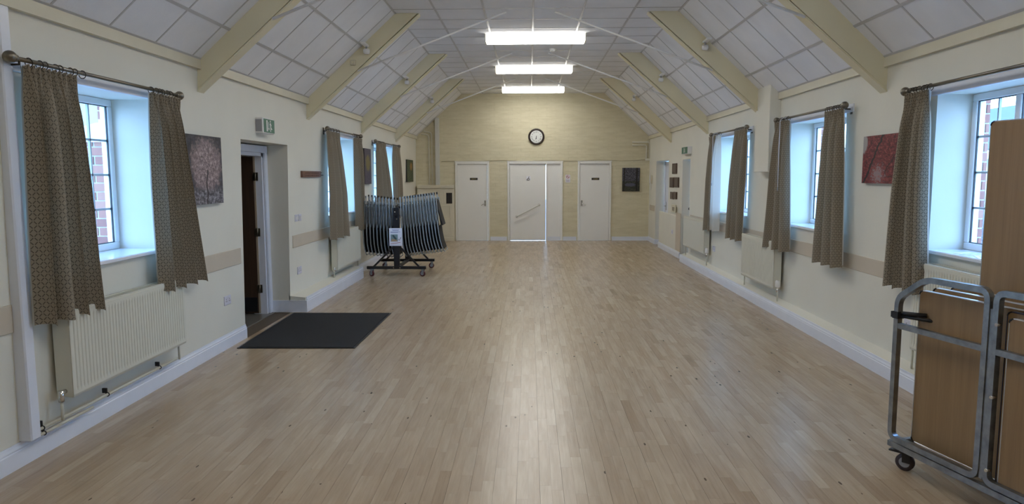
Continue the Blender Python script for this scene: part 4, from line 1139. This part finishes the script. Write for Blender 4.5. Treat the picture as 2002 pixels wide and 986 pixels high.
for v in (0, WT):
    for u0, u1, ch in ((0.0, .575, 1), (.625, 1.20, -1)):
        loop(u0, u1, v, ch).build('side_loop', M['galv'], tt)
        MB().tube([(u0+.0155,v,.845),(u1-.0155,v,.845)], .0150, square=True).build('cross_bar', M['galv'], tt)
    MB().tube([(-.01,v,.148),(1.21,v,.148)], .0155, square=True).build('base_rail', M['galv'], tt)
    MB().tube([(-.0,v+.03,.120),(1.20,v+.03,.120)], .008, square=True).build('tray_lip', M['grey'], tt)
    MB().tube([(.60,v,.19),(.60,v,1.05)], .0095, square=True).build('joining_strip', M['galv'], tt)
    for z in (.25, .62, .98): MB().lathe([(.009,-.024),(.009,.0)], (.64,v-.0,z), 'y', 10).build('bolt', M['chrome'], tt)
for u in (.0, .60, 1.2): MB().tube([(u,0,.150),(u,WT,.150)], .0150, square=True).build('base_rail', M['galv'], tt)
for u in (.06, 1.14):
    for v in (.05, WT-.05): caster(tt, u, v, .050, mat('dark_tyre', (.05,.035,.04), .5) if u < .1 and v < .1 else bpy.data.materials['dark_tyre'], .5, True)
st = MB().box(-.02, .02, -.022, .022, .885, .925)
for i in range(3): st.box(-.034, -.02, -.02+.014*i, -.012+.014*i, .888, .922)
st.tube([(.0,0,.915),(.06,.03,.918),(.12,.08,.918)], .012, 8).tube([(.0,0,.90),(.10,.06,.895),(.20,.12,.89)], .010, 8)
st.build('clamp_strap', M['black'], tt)
def table(label, u0, u1, v, z0, z1, edge, grp='folding tables on the trolley', legs=True):
    t_ = tthing('folding_table', label, 'table', 0, v, 0, grp); c = .022; h = .011
    MB().prism([(u0+c,z0+.004),(u1-c,z0+.004),(u1-.004,z0+c),(u1-.004,z1-c),(u1-c,z1-.004),(u0+c,z1-.004),(u0+.004,z1-c),(u0+.004,z0+c)], 'y', -h, h).build('top', M['tabletop'], t_)
    for a, b, d, e in ((u0+c,u1-c,z1-.006,z1),(u0+c,u1-c,z0,z0+.006),(u0,u0+.006,z0+c,z1-c),(u1-.006,u1,z0+c,z1-c)):
        MB().bbox(a, b, -h-.002, h+.002, d, e, .002).build('edge_strip', edge, t_)
    for cu, cz in ((u0,z0),(u0,z1),(u1,z0),(u1,z1)):
        su, sz = (1 if cu == u0 else -1), (1 if cz == z0 else -1)
        MB().prism([(cu,cz+sz*c),(cu+su*.007,cz+sz*.007),(cu+su*c,cz),(cu+su*(c+.004),cz+sz*.006),(cu+su*.009,cz+sz*.011),(cu+su*.006,cz+sz*(c+.004))], 'y', -h-.003, h+.003).build('corner_cap', M['black'], t_)
    if legs:
        for a in (.2, .8):
            uu = u0+(u1-u0)*a
            MB().tube([(uu,h+.012,z0+.06),(uu,h+.012,z1-.06)], .010, 8).build('folded_leg', M['blackmetal'], t_)
    return t_
table('oak-effect folding table nearest in the trolley, its long face to the hall', .055, 1.18, .095, .172, 1.055, M['alu'])
table('oak-effect folding table second from the front in the trolley', .060, 1.18, .180, .172, 1.066, M['alu'])
table('oak-effect folding table third from the front in the trolley', .075, 1.18, .285, .172, 1.068, M['alu'])
table('tall oak-effect folding table stood on end behind the trolley loops', .165, .93, .385, .17, 1.99, M['alu'], legs=False)
table('folding table with a navy edge at the right picture edge', .632, 1.18, .058, .172, 1.045, M['navy'], legs=False)
table('folding table at the right picture edge with a pale edge, foremost there', .668, 1.18, .030, .172, 1.020, M['alu'], legs=False)

# ------------------------------------------------------------------ outside
struct('ground', MB().box(-40, 40, -30, 60, -.5, -.3), M['ground'], 'pale paving outside the hall', 'ground')
def buttress(label, side, xin, xout, xtop, y, ztop, cap=True, pebble=None):
    t_ = thing('brick_buttress', label, 'buttress', (0,0,0), 'brick buttresses outside the windows')
    MB().box(xin, xout, y+.012, y+.30, -.3, ztop).build('core', M['mortar'], t_)
    sg = 1 if xout > xin else -1
    MB().box(xin, xtop, y+.012, y+.30, ztop, 2.84).build('core', M['mortar'], t_)
    def course(x0, x1, z, k):
        L = .215; x = x0 + (-.11 if k % 2 else 0)*sg
        while (x-x1)*sg < 0:
            a = x if (x-x0)*sg >= 0 else x0; b = x+L*sg
            if (b-x1)*sg > 0: b = x1
            if abs(b-a) > .02:
                MB().box(a+.004*sg, b-.004*sg, y, y+.10, z+.005, z+.070).build('brick', M['brick'], t_)
            x += (L+.01)*sg
    z = .9; k = 0
    while z < ztop-.02: course(xin, xout, z, k); z += .075; k += 1
    while z < 2.75:
        if z > ztop+.14 or not cap: course(xin, xtop, z, k)
        z += .075; k += 1
    if cap:
        MB().prism([(xin,ztop),(xout+.03*sg,ztop),(xout+.03*sg,ztop+.03),(xtop,ztop+.16),(xin,ztop+.16)] , 'y', y-.02, y+.30).build('coping_stone', M['stone'], t_)
    return t_
buttress('red brick buttress with pale coping seen through the near left window', 'L', -3.43, -4.05, -3.60, 5.86, 1.99)
buttress('slim red brick buttress seen through the near right window', 'R', 3.462, 3.61, 3.60, 5.68, 2.4, False)
buttress('red brick buttress seen through the middle right window', 'R', 3.462, 3.66, 3.65, 8.68, 2.2, False)
pb = thing('pebbledash_wall', 'grey pebbledashed garden wall end outside the near right window', 'wall', (0,0,0))
MB().prism([(3.64,-.3),(3.84,-.3),(3.80,1.93),(3.77,2.04),(3.72,2.09),(3.64,2.10)], 'y', 5.99, 6.25).build('wall_body', M['pebble'], pb)
def house(label, x0, x1, y0, y1, ze, zr, wallm):
    t_ = thing('neighbour_house', label, 'building', (0,0,0))
    MB().box(x0, x1, y0, y1, -.3, ze).build('wall', wallm, t_)
    xm = (x0+x1)/2
    MB().prism([(x0-.3,ze-.1),(xm,zr),(x1+.3,ze-.1),(x1+.3,ze+.05),(xm,zr+.16),(x0-.3,ze+.05)], 'y', y0-.3, y1+.3).build('roof', M['slate'], t_)
    MB().box(x0-.32, x0-.28, y0-.3, y1+.3, ze-.2, ze+.02).build('fascia', M['white'], t_); MB().box(x1+.28, x1+.32, y0-.3, y1+.3, ze-.2, ze+.02).build('fascia', M['white'], t_)
    for k in range(3):
        y = y0+(y1-y0)*(k+.5)/3
        for xx in (x0-.02, x1-.02): MB().box(xx, xx+.04, y-.5, y+.5, .9, 2.0).build('window', M['upvc'], t_)
house('low neighbouring house with slate roof seen through the near left window', -16, -11, 14, 26, 2.2, 3.4, M['stone'])
house('neighbouring house with slate roof seen through the near right window', 12, 17, 15, 27, 2.3, 3.6, M['stone'])
